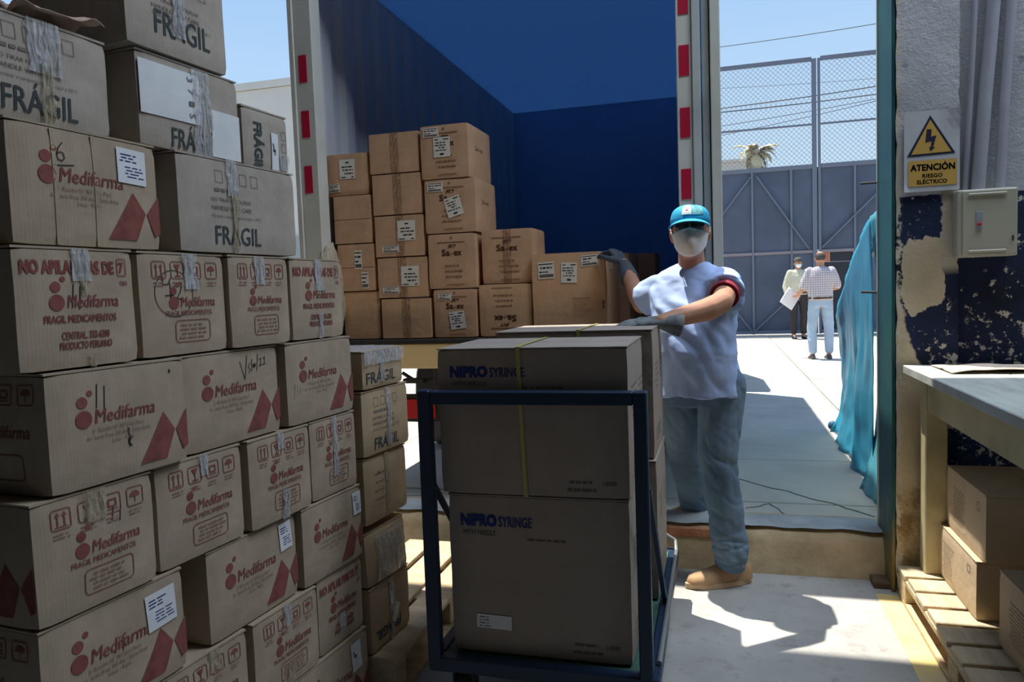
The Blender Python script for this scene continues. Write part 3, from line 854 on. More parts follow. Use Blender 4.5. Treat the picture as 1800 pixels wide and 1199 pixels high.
# second column on the pallet, near the threshold
PK = (-1.15, 2.5, 0); GK = 'cartons on the left pallet'
c = sbox(-.235, .045, .146, .232, .33, 'lowest carton on the left pallet, with upside-down lettering', 31, PK, 0, CB_K, .02, group=GK, bulge=.006)
p = Print(); p.text('FRÁGIL', .03, .035, .035, width=.17, bold=.03, flip=True); c.print_(p, INK)
c.tape(.125, .0, .155, .228, TAPE, .004); c.label(.13, .07, .035, .07, rot=-.5, style='none', material=PAPERC)
c = sbox(-.235, .030, .382, .192, .33, 'squashed carton wrapped in film, second from the pallet', 32, PK, .01, CB_K, -.03, group=GK, bulge=.014, wobble=.008, lean=.06)
bm = bmesh.new(); c.panel(bm, .05, .012, .235, .17, .006, .001, jit=.006, nx=12, nz=10); bm_done(bm, 'plastic_wrap', film('crumpled_film', (.75, .72, .64), .12, .28, 1.2), c.root, 40)
c = sbox(-.232, .062, .600, .238, .33, 'plain carton with a yellowed tape band, third from the pallet', 33, PK, 0, CB_K, .01, group=GK, bulge=.006)
p = Print(); p.lines(.06, .14, .17, 4, .03, .004, c.rnd); c.print_(p, INKL); c.tape(.135, .03, .160, .236, TAPEY, .004)
p = Print(); p.disc(.09, .175, .006); c.print_(p, RED)
c = sbox(-.236, .074, .842, .230, .33, 'carton reading FRÁGIL, fourth from the pallet, taped down the middle', 34, PK, 0, CB_K, -.015, group=GK, bulge=.005)
fragil(c, .22, .52, .09, .18); c.tape(.15, .02, .178, .228)
c = sbox(-.232, .045, 1.076, .135, .33, 'low carton with FRÁGIL and a film-covered lid, topmost on the left pallet', 35, PK, 0, CB_K, 0, group=GK)
fragil(c, .08, .70, .16, .30, small=False); c.tape(.105, .02, .135, .13)
bm = bmesh.new(); bmesh.ops.create_grid(bm, x_segments=22, y_segments=18, size=.5)
for v in bm.verts:
    x, y = v.co.x + .5, v.co.y + .5
    yy = -.012 + y * .33; zz = .1365 + .006 * abs(noise.noise(Vector((x * 7, y * 7, 4))))
    if y < .12: zz = .1365 - (.12 - y) / .12 * .05; yy = -.010 - .004 * noise.noise(Vector((x * 10, 2, 3)))
    v.co = (.002 + x * .273, yy, zz)
o = bm_done(bm, 'plastic_wrap', film('silvery_film', (.80, .84, .88), .12, .5, 1.2), c.root, 50)

# pallets
WOOD = mat('pale_pine', (.62, .48, .30), .8, var=.25, scale=4, stretch=(1, 6, 6), bump=.3, bscale=30)
WOODX = mat('pale_pine_cross', (.60, .49, .33), .8, var=.25, scale=4, stretch=(6, 1, 6), bump=.3, bscale=30)
pl = empty('pallet', (-1.6, 2.85, 0)); tag(pl, 'pale wooden pallet under the film-wrapped cartons, its far end in bright sun', 'pallet')
def padd(name, parent, mat_, *b, bevel=.003):
    bm = bmesh.new(); box(bm, *b, bevel); o = bm_done(bm, name, mat_)
    o.parent = parent; o.matrix_parent_inverse = Matrix.Translation(-parent.location)
    return o
for k in range(7):
    x1 = -1.085 - k * .165
    padd('deck_board', pl, WOOD, x1 - .135, 2.27, .122, x1, 3.45, .142)
for y in (2.275, 2.81, 3.36):
    padd('stringer', pl, WOODX, -2.21, y, .020, -1.095, y + .085, .1215)
for x in (-2.2, -1.70, -1.215):
    padd('bottom_board', pl, WOOD, x, 2.27, 0, x + .13, 3.45, .0195)

pr = empty('pallet', (1.2, 2.8, 0)); tag(pr, 'weathered wooden pallet under the workbench on the right', 'pallet')
ys = [3.485 - k * .148 for k in range(12)]
for k, y in enumerate(ys):
    padd('deck_board', pr, WOODX, .742 + .006 * (k % 2), y - .122, .121, 1.85, y, .141)
for x in (.745, 1.25, 1.75):
    padd('stringer', pr, WOOD, x, 1.75, .096, x + .085, 3.48, .1205)
    for y in (3.37, 2.66, 1.80):
        padd('block', pr, WOOD, x, y, .0195, x + .085, y + .11, .0955)
    padd('bottom_board', pr, WOOD, x, 1.75, 0, x + .085, 3.48, .019)

# ------------------------------------------------------------------ truck
TW0, TW1, TY, TF, TTOP, TLEN = -2.42, .035, 4.0, 1.13, 3.6, 5.0
truck = empty('truck', (-1.2, 6.5, .13)); tag(truck, 'box truck backed up to the gateway, open rear doors, blue interior', 'truck')
def tp(name, material, bm=None, smooth=None, parent=None):
    o = bm_done(bm, name, material, None, smooth); p = parent or truck
    o.parent = p; o.matrix_parent_inverse = Matrix.Translation(-truck.location) if p is truck else (Matrix.Identity(4))
    return o
CREAM = mat('cream_truck_paint', (.66, .65, .58), .5, var=.12, scale=3, bump=.1, bscale=20)
GREYP = mat('pale_grey_paint', (.52, .55, .53), .5, var=.15, scale=3)
BLUEW = mat('blue_painted_lining', (.36, .48, .68), .7, var=.1, scale=1.5)
SLATE = mat('slate_blue_corrugated_panel', (.50, .51, .53), .6, var=.1, scale=2)
bm = bmesh.new(); box(bm, TW0, TY + .02, TF - .10, TW1, TY + TLEN, TF); tp('bed', mat('worn_plank_bed', (.25, .17, .10), .9, var=.3), bm)
# corrugated left wall
bm = bmesh.new(); n = int((TLEN - .15) / .28); prof = []
for k in range(n):
    y = TY + .12 + k * .28; prof += [(y, 0), (y + .10, 0), (y + .14, .036), (y + .24, .036)]
prof.append((TY + TLEN, 0))
for (y0, d0), (y1, d1) in zip(prof, prof[1:]):
    a = [bm.verts.new(p) for p in ((TW0 + .035 + d0, y0, TF), (TW0 + .035 + d1, y1, TF), (TW0 + .035 + d1, y1, TTOP - .06), (TW0 + .035 + d0, y0, TTOP - .06))]
    bm.faces.new(a)
bmesh.ops.remove_doubles(bm, verts=bm.verts, dist=.0005)
o = tp('side_wall', SLATE, bm); md = o.modifiers.new('s', 'SOLIDIFY'); md.thickness = .004; md.offset = 0
bm = bmesh.new(); box(bm, TW0, TY + .10, TF - .1, TW0 + .03, TY + TLEN, TTOP); tp('side_wall', GREYP, bm)
bm = bmesh.new(); box(bm, TW1 - .04, TY + .10, TF - .1, TW1, TY + TLEN, TTOP); tp('side_wall', BLUEW, bm)
bm = bmesh.new(); box(bm, TW0, TY + TLEN, TF - .1, TW1, TY + TLEN + .05, TTOP); tp('front_wall', BLUEW, bm)
# translucent roof sheet
rm = bpy.data.materials.new('translucent_blue_roof'); rm.use_nodes = True; t = rm.node_tree
tl = nd(t, 'ShaderNodeBsdfTranslucent'); tl.inputs[0].default_value = (.18, .34, .58, 1); df = nd(t, 'ShaderNodeBsdfDiffuse'); df.inputs[0].default_value = (.10, .20, .45, 1)
mxr = nd(t, 'ShaderNodeMixShader'); mxr.inputs[0].default_value = .36; t.links.new(df.outputs[0], mxr.inputs[1]); t.links.new(tl.outputs[0], mxr.inputs[2])
t.links.new(mxr.outputs[0], t.nodes['Material Output'].inputs[0])
bm = bmesh.new(); box(bm, TW0, TY, TTOP - .02, TW1, TY + TLEN, TTOP); tp('roof', rm, bm)
# rear posts
def tbox(name, material, *b, bevel=.004):
    bm = bmesh.new(); box(bm, *b, bevel); return tp(name, material, bm)
tbox('corner_post', CREAM, TW0 + .03, TY, TF - .12, TW0 + .145, TY + .11, TTOP)
tbox('corner_post', CREAM, TW0 - .004, TY - .012, TF - .12, TW0 + .029, TY + .06, TTOP)
tbox('corner_post', CREAM, -.185, TY, TF - .12, -.108, TY + .11, TTOP)
tbox('door_post', GREYP, -.106, TY - .02, TF - .12, -.064, TY + .09, TTOP)
tbox('door', GREYP, -.058, TY + .02, TF - .05, -.022, TY + 2.2, TTOP)
tbox('door_edge', CREAM, -.016, TY - .03, TF - .12, .034, TY + .10, TTOP)
tbox('header', CREAM, TW0, TY, TTOP - .14, TW1, TY + .1, TTOP - .021)
REFL = mat('red_reflector', (.52, .015, .05), .35, spec=.5)
for z in (2.845, 2.53, 2.205):
    pass
def refl(px0, py0, px1, py1, x0, x1):
    z1 = at((px0 + px1) / 2, py0, y=TY - .002).z; z0 = at((px0 + px1) / 2, py1, y=TY - .002).z
    bm = bmesh.new(); box(bm, x0, TY - .004, z0, x1, TY, z1); tp('reflector', REFL, bm)
for a in ((525, 97, 540, 145), (530, 195, 545, 242), (534, 292, 549, 340)): refl(*a, TW0 + .054, TW0 + .104)
for a in ((1196, -30, 1211, 24), (1196, 79, 1212, 133), (1198, 189, 1214, 242), (1199, 297, 1216, 350)): refl(*a, -.170, -.120)
tbox('rub_strip', mat('black_rubber', (.03, .028, .026), .9), TW0, TY - .01, TF - .018, TW1, TY + .09, TF + .004)
bmp = mat('chipped_cream_bumper', (.74, .56, .28), .6, col2=(.74, .56, .28))
t = bmp.node_tree; rr_ = [n for n in t.nodes if n.type == 'VALTORGB'][0]; nz_ = [n for n in t.nodes if n.type == 'TEX_NOISE'][0]; nz_.inputs['Scale'].default_value = 26
rr_.color_ramp.elements[0].color = (.08, .04, .02, 1); rr_.color_ramp.elements[0].position = .29; rr_.color_ramp.elements[1].position = .33
tbox('bumper', bmp, TW0 + .02, TY - .005, .965, TW1 - .02, TY + .08, TF - .019)
DK = mat('chassis_black', (.045, .045, .045), .7)
for x in (-1.72, -.75): tbox('chassis_rail', DK, x, TY + .3, .83, x + .08, TY + 6.4, TF - .101)
tbox('lamp_bar', DK, -2.02, TY + .26, .60, -.4, TY + .32, .77)
for x in (-1.905, -.70):
    o = tbox('tail_lamp', mat('red_lamp_glass', (.62, .03, .03), .25, spec=.5), x, TY + .245, .625, x + .21, TY + .2595, .745)
tbox('mud_flap', mat('dusty_rubber', (.17, .155, .14), .85, var=.2), -1.72, 4.9, .50, -1.30, 4.93, 1.0)
tbox('mud_flap', MATS['dusty_rubber'], -.72, 4.9, .36, -.30, 4.93, 1.0)
bm = bmesh.new(); tube(bm, [(-1.95, 4.35, .90), (-1.85, 4.35, .84), (-1.72, 4.35, .86), (-1.6, 4.35, .93)], .012, 6); tp('hose', DK, bm)
tbox('bracket', DK, -1.92, 4.28, .84, -1.78, 4.34, .87)
TYRE = mat('tyre', (.035, .035, .035), .9)
def wheel(x, y, r, wd):
    bm = bmesh.new()
    rings = []
    for k in range(28):
        pass
    pts = [(-wd / 2, r * .62), (-wd / 2, r * .92), (-wd * .40, r), (wd * .40, r), (wd / 2, r * .92), (wd / 2, r * .62)]
    R = [[Vector((x + a, y + b * cos(2 * pi * k / 28), .13 + r + b * sin(2 * pi * k / 28))) for k in range(28)] for a, b in pts]
    loft(bm, R); wo = tp('wheel', TYRE, bm, 40)
    bm = bmesh.new(); tube(bm, [(x - wd * .42, y, .13 + r), (x + wd * .42, y, .13 + r)], r * .6, 20); h = tp('hub', mat('wheel_hub_grey', (.35, .35, .34), .5, .5), bm)
for x in (-2.22, -1.92, -.47, -.17): wheel(x, 5.9, .46, .26)
for x in (-2.2, -.18): wheel(x, 10.2, .46, .26)
# cab
bm = bmesh.new()
prof = [(9.35, .75), (9.35, 2.85), (9.55, 2.95), (10.5, 2.85), (11.05, 1.95), (11.15, .75)]
loft(bm, [[Vector((x, y, z)) for y, z in prof] for x in (-2.3, -.1)]); tp('cab', mat('white_cab', (.7, .7, .68), .4, coat=.3), bm)
bm = bmesh.new(); box(bm, -2.2, 10.55, 1.95, -.2, 10.62, 2.75, 0); 
tp('windscreen', mat('dark_glass', (.03, .04, .05), .08, spec=.6), bm)
tbox('cab_base', DK, -2.1, 9.0, .55, -.3, 11.1, .80)

# cartons in the truck
GT = 'tan cartons loaded in the truck'
def tcart(px0, px1, z0, z1, label, seed, yf=4.15, d=.40, material=None, jig=0.0, flaps='none', x=None, **k):
    x0 = at(px0, 500, y=yf).x if x is None else x[0]; x1 = at(px1, 500, y=yf).x if x is None else x[1]
    c = Carton('carton', (x0, yf, z0), jig, x1 - x0, d, z1 - z0, material or CB_TAN, seed, bulge=.003, wobble=.0015, flaps=flaps, **k)
    tag(c.root, label, 'box', GT); return c
B0 = 1.134
# left column (the lower ones stand a little proud of the top one)
c = tcart(0, 0, 2.018, 2.272, 'uppermost carton against the corrugated wall, square label and crooked small label', 41, x=(-2.325, -2.030), flaps='none', yf=4.16)
c.label(.105, .10, .105, .118, style='top', material=PAPERC); c.label(.02, .02, .085, .05, rot=.09, style='bar', material=PAPERC)
c = tcart(0, 0, 1.722, 2.016, 'label-free carton in the wall column with a level seam, under the uppermost one', 42, x=(-2.268, -2.018), flaps='front_h')
c = tcart(0, 0, 1.430, 1.720, 'carton in the wall column with two labels standing on end', 43, x=(-2.256, -2.008), flaps='front_h')
c.label(.115, .135, .05, .115, style='bar', material=PAPERC, lift=.006); c.label(.155, .015, .048, .10, style='bar', material=PAPERC, lift=.006)
c = tcart(0, 0, B0, 1.428, 'plain carton at the foot of the wall column, by the bagged bundle', 44, x=(-2.235, -1.990), material=CB_TAN2)
# second column
zz = [B0, 1.380, 1.628, 1.880, 2.128, 2.372]
xs = [(-1.972, -1.652), (-1.988, -1.664), (-1.996, -1.678), (-2.002, -1.684), (-2.012, -1.692)]
lab2 = ['unlabelled carton at the bottom of the second column, vertical tape seam', 'second column carton standing second from the bed, square label bottom right',
        'second column carton third from the bed, square label top right', 'unlabelled carton second from the top of the second column', 'unlabelled carton topping the second column']
for k in range(5):
    c = tcart(0, 0, zz[k], zz[k + 1] - .003, lab2[k], 50 + k, x=xs[k], flaps='front_v', yf=4.14 + .004 * k, material=CB_TAN2 if k == 0 else CB_TAN)
    c.seam(.135, .19)
    if k in (1, 2):
        c.label(.155 if k == 1 else .15, .07 if k == 1 else .095, .115, .120, style='top', material=PAPERC, lift=.0062)
        c.label(.03 if k == 1 else .045, .025, .11, .045, rot=.02, style='bar', material=PAPERC, lift=.0062)
# third column
def satex(c, flip=False, hide=False):
    w, h = c.w, c.hb; p = Print(); q = Print()
    if flip: p.T = q.T = lambda x, z: (w - x, h - z)
    p.text('Sa', w * .30, h * .60, h * .115, width=w * .165, bold=.025); p.text('-i-', w * .472, h * .605, h * .07, width=w * .075, bold=.012, shear=.2); p.text('ex', w * .555, h * .60, h * .115, width=w * .155, bold=.025)
    p.rect(w * .46, h * .79, w * .60, h * .80); p.text('JELT', w * .43, h * .745, h * .045, width=w * .17, bold=.02)
    q.rect(w * .20, h * .83, w * .78, h * .852); q.disc(w * .50, h * .92, h * .025)
    for a, (u0, u1) in ((.40, (.33, .62)), (.30, (.32, .68)), (.20, (.32, .70))):
        q.lines(w * u0, w * (u1 + .08), h * a, 1, .1, h * .032, c.rnd)
    q.rect(w * .36, h * .065, w * .74, h * .08)
    c.print_(p, INKT); c.print_(q, INKTL)
z3 = [B0, 1.424, 1.752, 2.070, 2.386]; x3 = [(-1.634, -1.366), (-1.656, -1.358), (-1.664, -1.346), (-1.676, -1.376)]
lab3 = ['carton at the foot of the third column with a tilted white label over its brand', 'third column carton with its full brand name showing and no labels',
        'third column carton second from the top, a large tilted label over its brand', 'tallest standing carton, topping the third column, label hiding its brand']
for k in range(4):
    c = tcart(0, 0, z3[k], z3[k + 1] - .003, lab3[k], 60 + k, x=x3[k], d=.415, yf=4.14, jig=-.02 if k == 3 else 0)
    satex(c)
    w, h = c.w, c.hb
    if k == 0: c.label(.03, .225, .085, .045, rot=-.06, style='bar', material=PAPERC); c.label(.108, .045, .095, .105, rot=.12, style='ship', material=PAPERC)
    if k == 2: c.label(.02, .245, .10, .055, rot=-.01, style='bar', material=PAPERC); c.label(.150, .085, .10, .115, rot=.26, style='ship', material=PAPERC)
    if k == 3: c.label(.022, .245, .098, .055, style='bar', material=PAPERC); c.label(.085, .125, .105, .115, style='ship', material=PAPERC)
    q = Print(); q.text('Sa-i-ex', .12, .17, .03, width=.13, bold=.01); c.print_(q, INKTL, surf=c.side1)
# fourth column
c = tcart(0, 0, B0, 1.440, 'carton printed upside down, lower of the pair beside the big carton', 70, x=(-1.352, -1.030), d=.33, material=CB_TAN2); satex(c, flip=True)
c = tcart(0, 0, 1.443, 1.760, 'carton with upright brand name, upper of the pair beside the big carton', 71, x=(-1.330, -1.022), d=.33, yf=4.17); satex(c)
bm = bmesh.new(); c.panel(bm, .13, .002, .18, c.hb - .002, .0006, .0004, nx=2); bm_done(bm, 'tape', TAPEB, c.root)
# big carton and those behind
c = tcart(0, 0, B0, 1.604, 'big carton at the tailboard with three labels, under the gloved hand', 72, x=(-1.022, -.600), d=.62, yf=4.13, material=CB_TAN2)
c.label(.040, .325, .095, .095, rot=.03, style='bar', material=PAPERC); c.label(.170, .300, .092, .115, rot=-.03, style='ship', material=PAPERC); c.label(.290, .385, .095, .062, rot=.08, style='bar', material=PAPERC)
p = Print(); p.rect(.235, .208, .335, .211)
for k in range(10): p.rect(.235, .196 - k * .0105, .235 + .06 + .06 * c.rnd.random(), .1975 - k * .0105)
p.lines(.31, .39, .06, 1, .1, .006, c.rnd); c.print_(p, INKTL)
q = Print(); q.poly([(.402, .185), (.416, .185), (.409, .200)]); q.stroke([(.398, .180), (.416, .176), (.402, .165), (.416, .155), (.398, .150)], .004); c.print_(q, INKT)
c.label(.20, .37, .05, .06, style='none', material=PAPERC, surf=c.side1)
c = tcart(0, 0, B0, 1.620, 'big carton standing deeper in the truck behind the one with the glove', 73, x=(-.975, -.545), d=.6, yf=4.82)
c = tcart(0, 0, B0, 1.640, 'dim carton at the back right inside the truck, past the gloved wrist', 74, x=(-.66, -.43), d=.5, yf=5.50)

# plastic bag by the post
bm = bmesh.new(); ellipsoid(bm, (0, 0, 0), (1, 1, 1), u=32, v=26)
for v in bm.verts:
    p = v.co.copy(); k = 1 + .22 * noise.noise(p * 2.2) + .12 * noise.noise(p * 5.0)
    v.co = Vector((p.x * .055 * k, p.y * .10 * k, p.z * .26 * k + (.04 * (p.z > .6)))); v.co.x += .03 * -p.z
bag = bm_done(bm, 'plastic_bag', film('milky_plastic', (.80, .68, .50), .3, .75, 1.0), None, 70); bag.location = (-2.262, 4.07, 1.45)
tag(bag, 'crumpled milky plastic bag stuffed between the truck post and the cartons', 'bag')

# ------------------------------------------------------------------ trolley
NAVY = mat('navy_painted_steel', (.010, .028, .065), .42, spec=.4, bump=.12, bscale=40)
tr = empty('trolley', (-.56, 2.73, 0)); tag(tr, 'navy steel platform trolley with a hoop handle, carrying syringe cartons', 'trolley')
def trp(name, material, bm, smooth=None):
    o = bm_done(bm, name, material, None, smooth); o.parent = tr; o.matrix_parent_inverse = Matrix.Translation(-tr.location); return o
CX0, CX1, CY0, CY1, CZ = -.925, -.185, 2.165, 3.32, .222
for ya, yb in ((CY0, CY0 + .045), (CY1 - .04, CY1)):
    bm = bmesh.new(); box(bm, CX0, ya, CZ - .048, CX1, yb, CZ, .004); trp('frame_rail', NAVY, bm)
for x in (CX0, CX1 - .04):
    bm = bmesh.new(); box(bm, x, CY0 + .046, CZ - .048, x + .04, CY1 - .041, CZ, .004); trp('frame_rail', NAVY, bm)
bm = bmesh.new(); box(bm, CX0 + .042, CY0 + .046, CZ - .030, CX1 - .042, CY1 - .041, CZ - .004)
trp('deck', mat('green_deck_plate', (.05, .12, .09), .6, var=.4, scale=8), bm)
bm = bmesh.new(); box(bm, -.925, 2.16, CZ - .01, -.883, 2.20, 1.095, .004); trp('handle_post', NAVY, bm)
bm = bmesh.new(); box(bm, -.243, 2.16, CZ - .01, -.203, 2.20, 1.092, .004); trp('handle_post', NAVY, bm)
bm = bmesh.new(); box(bm, -.8825, 2.162, 1.05, -.2435, 2.198, 1.092, .004); trp('handle_rail', NAVY, bm)
for x in (-.900, -.207):
    bm = bmesh.new(); bar(bm, (x, 2.19, .80), (x, 2.74, .22), .018, .018, .002); trp('brace', NAVY, bm)
# low hoop rail round the far right end
bm = bmesh.new(); tube(bm, [(-.192, 2.25, .232), (-.192, 3.25, .232), (-.198, 3.30, .262), (-.24, 3.312, .285), (-.86, 3.312, .285), (-.90, 3.30, .262), (-.915, 3.25, .232)], .008, 8)
trp('end_rail', mat('worn_steel_tube', (.30, .31, .30), .4, .6), bm)
WHL = mat('caster_rubber', (.12, .105, .10), .7)
for x, y in ((-.83, 2.25), (-.27, 2.25), (-.83, 3.22), (-.27, 3.22)):
    bm = bmesh.new(); box(bm, x - .055, y - .06, .165, x + .055, y + .06, .1735)
    box(bm, x - .036, y - .028, .055, x - .028, y + .028, .166); box(bm, x + .028, y - .028, .055, x + .036, y + .028, .166)
    tube(bm, [(x - .040, y, .068), (x + .040, y, .068)], .010, 8)
    ca = trp('caster_fork', DK, bm)
    bm = bmesh.new(); R = [[Vector((x + a, y + r * cos(2 * pi * k / 24), .068 + r * sin(2 * pi * k / 24))) for k in range(24)] for a, r in ((-.024, .048), (-.024, .061), (-.016, .067), (.016, .067), (.024, .061), (.024, .048))]
    loft(bm, R); trp('wheel', WHL, bm, 40)

GC = 'syringe cartons on the trolley'
def ccart(x0, x1, y0, y1, z0, z1, label, seed, **k):
    c = Carton('carton', (x0, y0, z0), 0, x1 - x0, y1 - y0, z1 - z0, CB_CART, seed, bulge=.004, wobble=.001, **k)
    tag(c.root, label, 'box', GC); return c
def nipro(c):
    w, h = c.w, c.hb; p = Print(); q = Print(); b = Print()
    p.text('NIPRO', w * .075, h * .815, h * .07, width=w * .20, bold=.05)
    b.text('SYRINGE', w * .29, h * .815, h * .062, width=w * .185, bold=.02)
    q.text('WITH NEEDLE', w * .08, h * .755, h * .032, width=w * .19, bold=.01)
    q.lines(w * .44, w * .70, h * .735, 1, .02, .006, c.rnd)
    q.lines(w * .68, w * .85, h * .10, 2, .025, .008, c.rnd); q.text('1000', w * .86, h * .09, .014, width=w * .07, bold=.01)
    c.print_(p, BLUEI); c.print_(b, mat('purple_blue_ink', (.06, .06, .18), .9)); c.print_(q, mat('brown_grey_ink', (.16, .13, .11), .9))
    s = Print()
    s.lines(.06, .20, h * .72, 5, .022, .006, c.rnd); s.lines(.26, .38, h * .72, 4, .022, .006, c.rnd); s.lines(.06, .3, h * .2, 3, .02, .006, c.rnd)
    c.print_(s, INKL, surf=c.side1)
c1 = ccart(-.858, -.268, 2.225, 2.665, CZ + .002, .748, 'lower front carton on the trolley with a small white sticker near its bottom', 80); nipro(c1)
l = c1.label(.085, .085, .118, .046, rot=-.02, style='none', lab='small white sticker')
p = Print(); p.lines(.085 + .008, .085 + .05, .12, 4, .010, .003, c1.rnd); p.build('print', INKL, l, c1.front, .0036)
c2 = ccart(-.872, -.262, 2.215, 2.665, .752, 1.222, 'upper front carton on the trolley with a yellow strap around it', 81); nipro(c2)
YST = mat('yellow_strapping', (.46, .40, .12), .45)
def ring(bm, pts, wx, t, ax):
    """flat band through pts; its width runs along ax"""
    ax = Vector(ax); n = len(pts); V = []
    c = sum((Vector(p) for p in pts), Vector()) / n
    for p in pts:
        p = Vector(p); o = (p - c).normalized() * t
        V.append([bm.verts.new(q) for q in (p - ax * wx / 2, p + ax * wx / 2, p + ax * wx / 2 + o, p - ax * wx / 2 + o)])
    for i in range(n):
        a, b = V[i], V[(i + 1) % n]
        for k in range(4): bm.faces.new((a[k], a[(k + 1) % 4], b[(k + 1) % 4], b[k]))
    bmesh.ops.recalc_face_normals(bm, faces=bm.faces)
bm = bmesh.new()
w_, d_, h_ = c2.w, c2.d, c2.h; xs_ = .262
pts = [(xs_ + .008 + .012 * (1 - z / h_), -c2.off(xs_, z) - .0025, z) for z in [h_ * k / 8 for k in range(9)]] + [(xs_ + .004, y, h_ + .003) for y in (.1, .2, .3, d_ - .02)] + [(xs_, d_ + .006, h_ * .9), (xs_, d_ + .006, .02), (xs_ + .02, .2, -.001)]
pts[0] = (pts[0][0], pts[0][1], .001); pts[8] = (pts[8][0], pts[8][1] - .0, h_ + .002)
ring(bm, pts, .013, .0012, (1, 0, 0)); o = bm_done(bm, 'strap', YST, c2.root); o['label'] = 'narrow yellow plastic strap'
c3 = ccart(-.83, -.226, 2.735, 3.21, CZ + .002, .752, 'lower rear carton on the trolley, set to the right of the front ones', 82); nipro(c3)
c4 = ccart(-.838, -.232, 2.75, 3.225, .756, 1.240, 'upper rear carton on the trolley, under the gloved left hand', 83); nipro(c4)
bm = bmesh.new(); pts = [(.33, -.006, .1), (.33, -.006, .40), (.33, -.003, c4.h + .003), (.33, .25, c4.h + .003), (.33, c4.d + .004, c4.h + .002), (.33, c4.d + .007, .2), (.33, .25, -.001)]
ring(bm, pts, .013, .0012, (1, 0, 0)); bm_done(bm, 'strap', YST, c4.root)

# ------------------------------------------------------------------ workbench on the right
BENCHP = mat('cream_bench_paint', (.50, .44, .26), .6, var=.25, scale=4, bump=.25, bscale=20)
BENCHT = mat('worn_grey_bench_top', (.44, .46, .42), .6, var=.25, scale=3, stretch=(6, 1, 1), bump=.3, bscale=30)
wb = empty('workbench', (1.2, 2.6, .141)); tag(wb, 'cream painted workbench with a worn grey top beside the doorway', 'table')
def wbp(name, material, *b, bevel=.003):
    bm = bmesh.new(); box(bm, *b, bevel); o = bm_done(bm, name, material); o.parent = wb; o.matrix_parent_inverse = Matrix.Translation(-wb.location); return o
for k in range(3):
    wbp('top_plank', BENCHT, .765 + k * .29, 1.1, .985, .765 + k * .29 + .288, 3.50, 1.020)
wbp('apron', BENCHP, .835, 1.2, .835, .862, 3.40, .9845)
wbp('apron', BENCHP, .866, 3.37, .835, 1.55, 3.395, .9845)
for x, y in ((.828, 3.400), (1.50, 3.400)):
    wbp('leg', BENCHP, x, y, .1415, x + .085, y + .085, .9845, bevel=.004)
for x, y in ((.828, 1.11), (1.50, 1.11)):
    wbp('leg', BENCHP, x, y, .0, x + .085, y + .085, .9845, bevel=.004)
bm = bmesh.new(); bmesh.ops.create_grid(bm, x_segments=24, y_segments=8, size=.5)
for v in bm.verts:
    x, y = v.co.x + .5, v.co.y + .5
    v.co = (.86 + x * .62, 3.16 + y * .28 + .03 * noise.noise(Vector((x * 4, y, 2))), 1.023 + .012 * abs(noise.noise(Vector((x * 5, y * 3, 7)))) + .014 * (y < .2) * abs(sin(x * 5)))
o = bm_done(bm, 'cardboard_sheet', mat('pale_card_sheet', (.60, .48, .38), .85, var=.2, scale=12), None, 60)
md = o.modifiers.new('s', 'SOLIDIFY'); md.thickness = .003; md.offset = 1
tag(o, 'torn pale cardboard sheet lying on the far end of the workbench', 'cardboard')
GB = 'cartons under the workbench'
def bcart(y0, y1, z0, z1, x, label, seed, lines=True):
    c = Carton('carton', (x, y1, z0), -pi / 2, y1 - y0, .42, z1 - z0, CB_BENCH, seed, bulge=.003, wobble=.001)
    tag(c.root, label, 'box', GB)
    p = Print()
    for k in range(11): p.lines(.10, .26, c.hb * .75 - k * .013, 1, .1, .003, c.rnd)
    p.frame(c.w * .82, c.hb * .72, c.w * .88, c.hb * .84, .003); c.print_(p, INKL)
    return c
bcart(2.955, 3.460, .1425, .362, .885, 'lower carton under the workbench, its left side in the sun', 90)
bcart(2.925, 3.392, .364, .614, .905, 'upper carton under the workbench, stacked on the sunlit one', 91)
bcart(2.28, 2.775, .1425, .404, .900, 'nearest carton under the workbench, cut by the right edge of the photo', 92)

# ------------------------------------------------------------------ electrical things on the wall
PANM = mat('cream_enamel', (.44, .42, .33), .45, spec=.4)
ep = empty('electrical_panel', (1.065, 3.50, 1.47)); tag(ep, 'cream metal breaker panel with a small red switch on the wall', 'electrical panel')
def epp(name, material, bm, smooth=None):
    o = bm_done(bm, name, material, None, smooth); o.parent = ep; o.matrix_parent_inverse = Matrix.Translation(-ep.location); return o
bm = bmesh.new(); box(bm, .958, 3.455, 1.470, 1.176, 3.565, 1.745, .004); epp('case', PANM, bm)
bm = bmesh.new(); box(bm, .976, 3.449, 1.477, 1.170, 3.4545, 1.739, .002); dor = epp('door', PANM, bm)
for z0, z1 in ((1.720, 1.729), (1.488, 1.498)):
    bm = bmesh.new(); box(bm, .995, 3.443, z0, 1.135, 3.4495, z1, .003); bm_done(bm, 'rib', PANM, dor)
bm = bmesh.new(); box(bm, 1.024, 3.446, 1.582, 1.047, 3.4495, 1.654, .001); o = bm_done(bm, 'breaker', mat('grey_breaker', (.30, .34, .38), .5), dor)
bm = bmesh.new(); box(bm, 1.028, 3.436, 1.597, 1.043, 3.4455, 1.607, .001); o = bm_done(bm, 'switch', mat('red_switch', (.6, .02, .03), .4), dor); o['label'] = 'tiny red breaker switch'
bm = bmesh.new(); box(bm, 1.154, 3.443, 1.530, 1.159, 3.4495, 1.552, .001); bm_done(bm, 'latch', mat('dark_steel', (.06, .06, .06), .5), dor)
COND = mat('painted_conduit', (.36, .37, .42), .5, var=.15, scale=5)
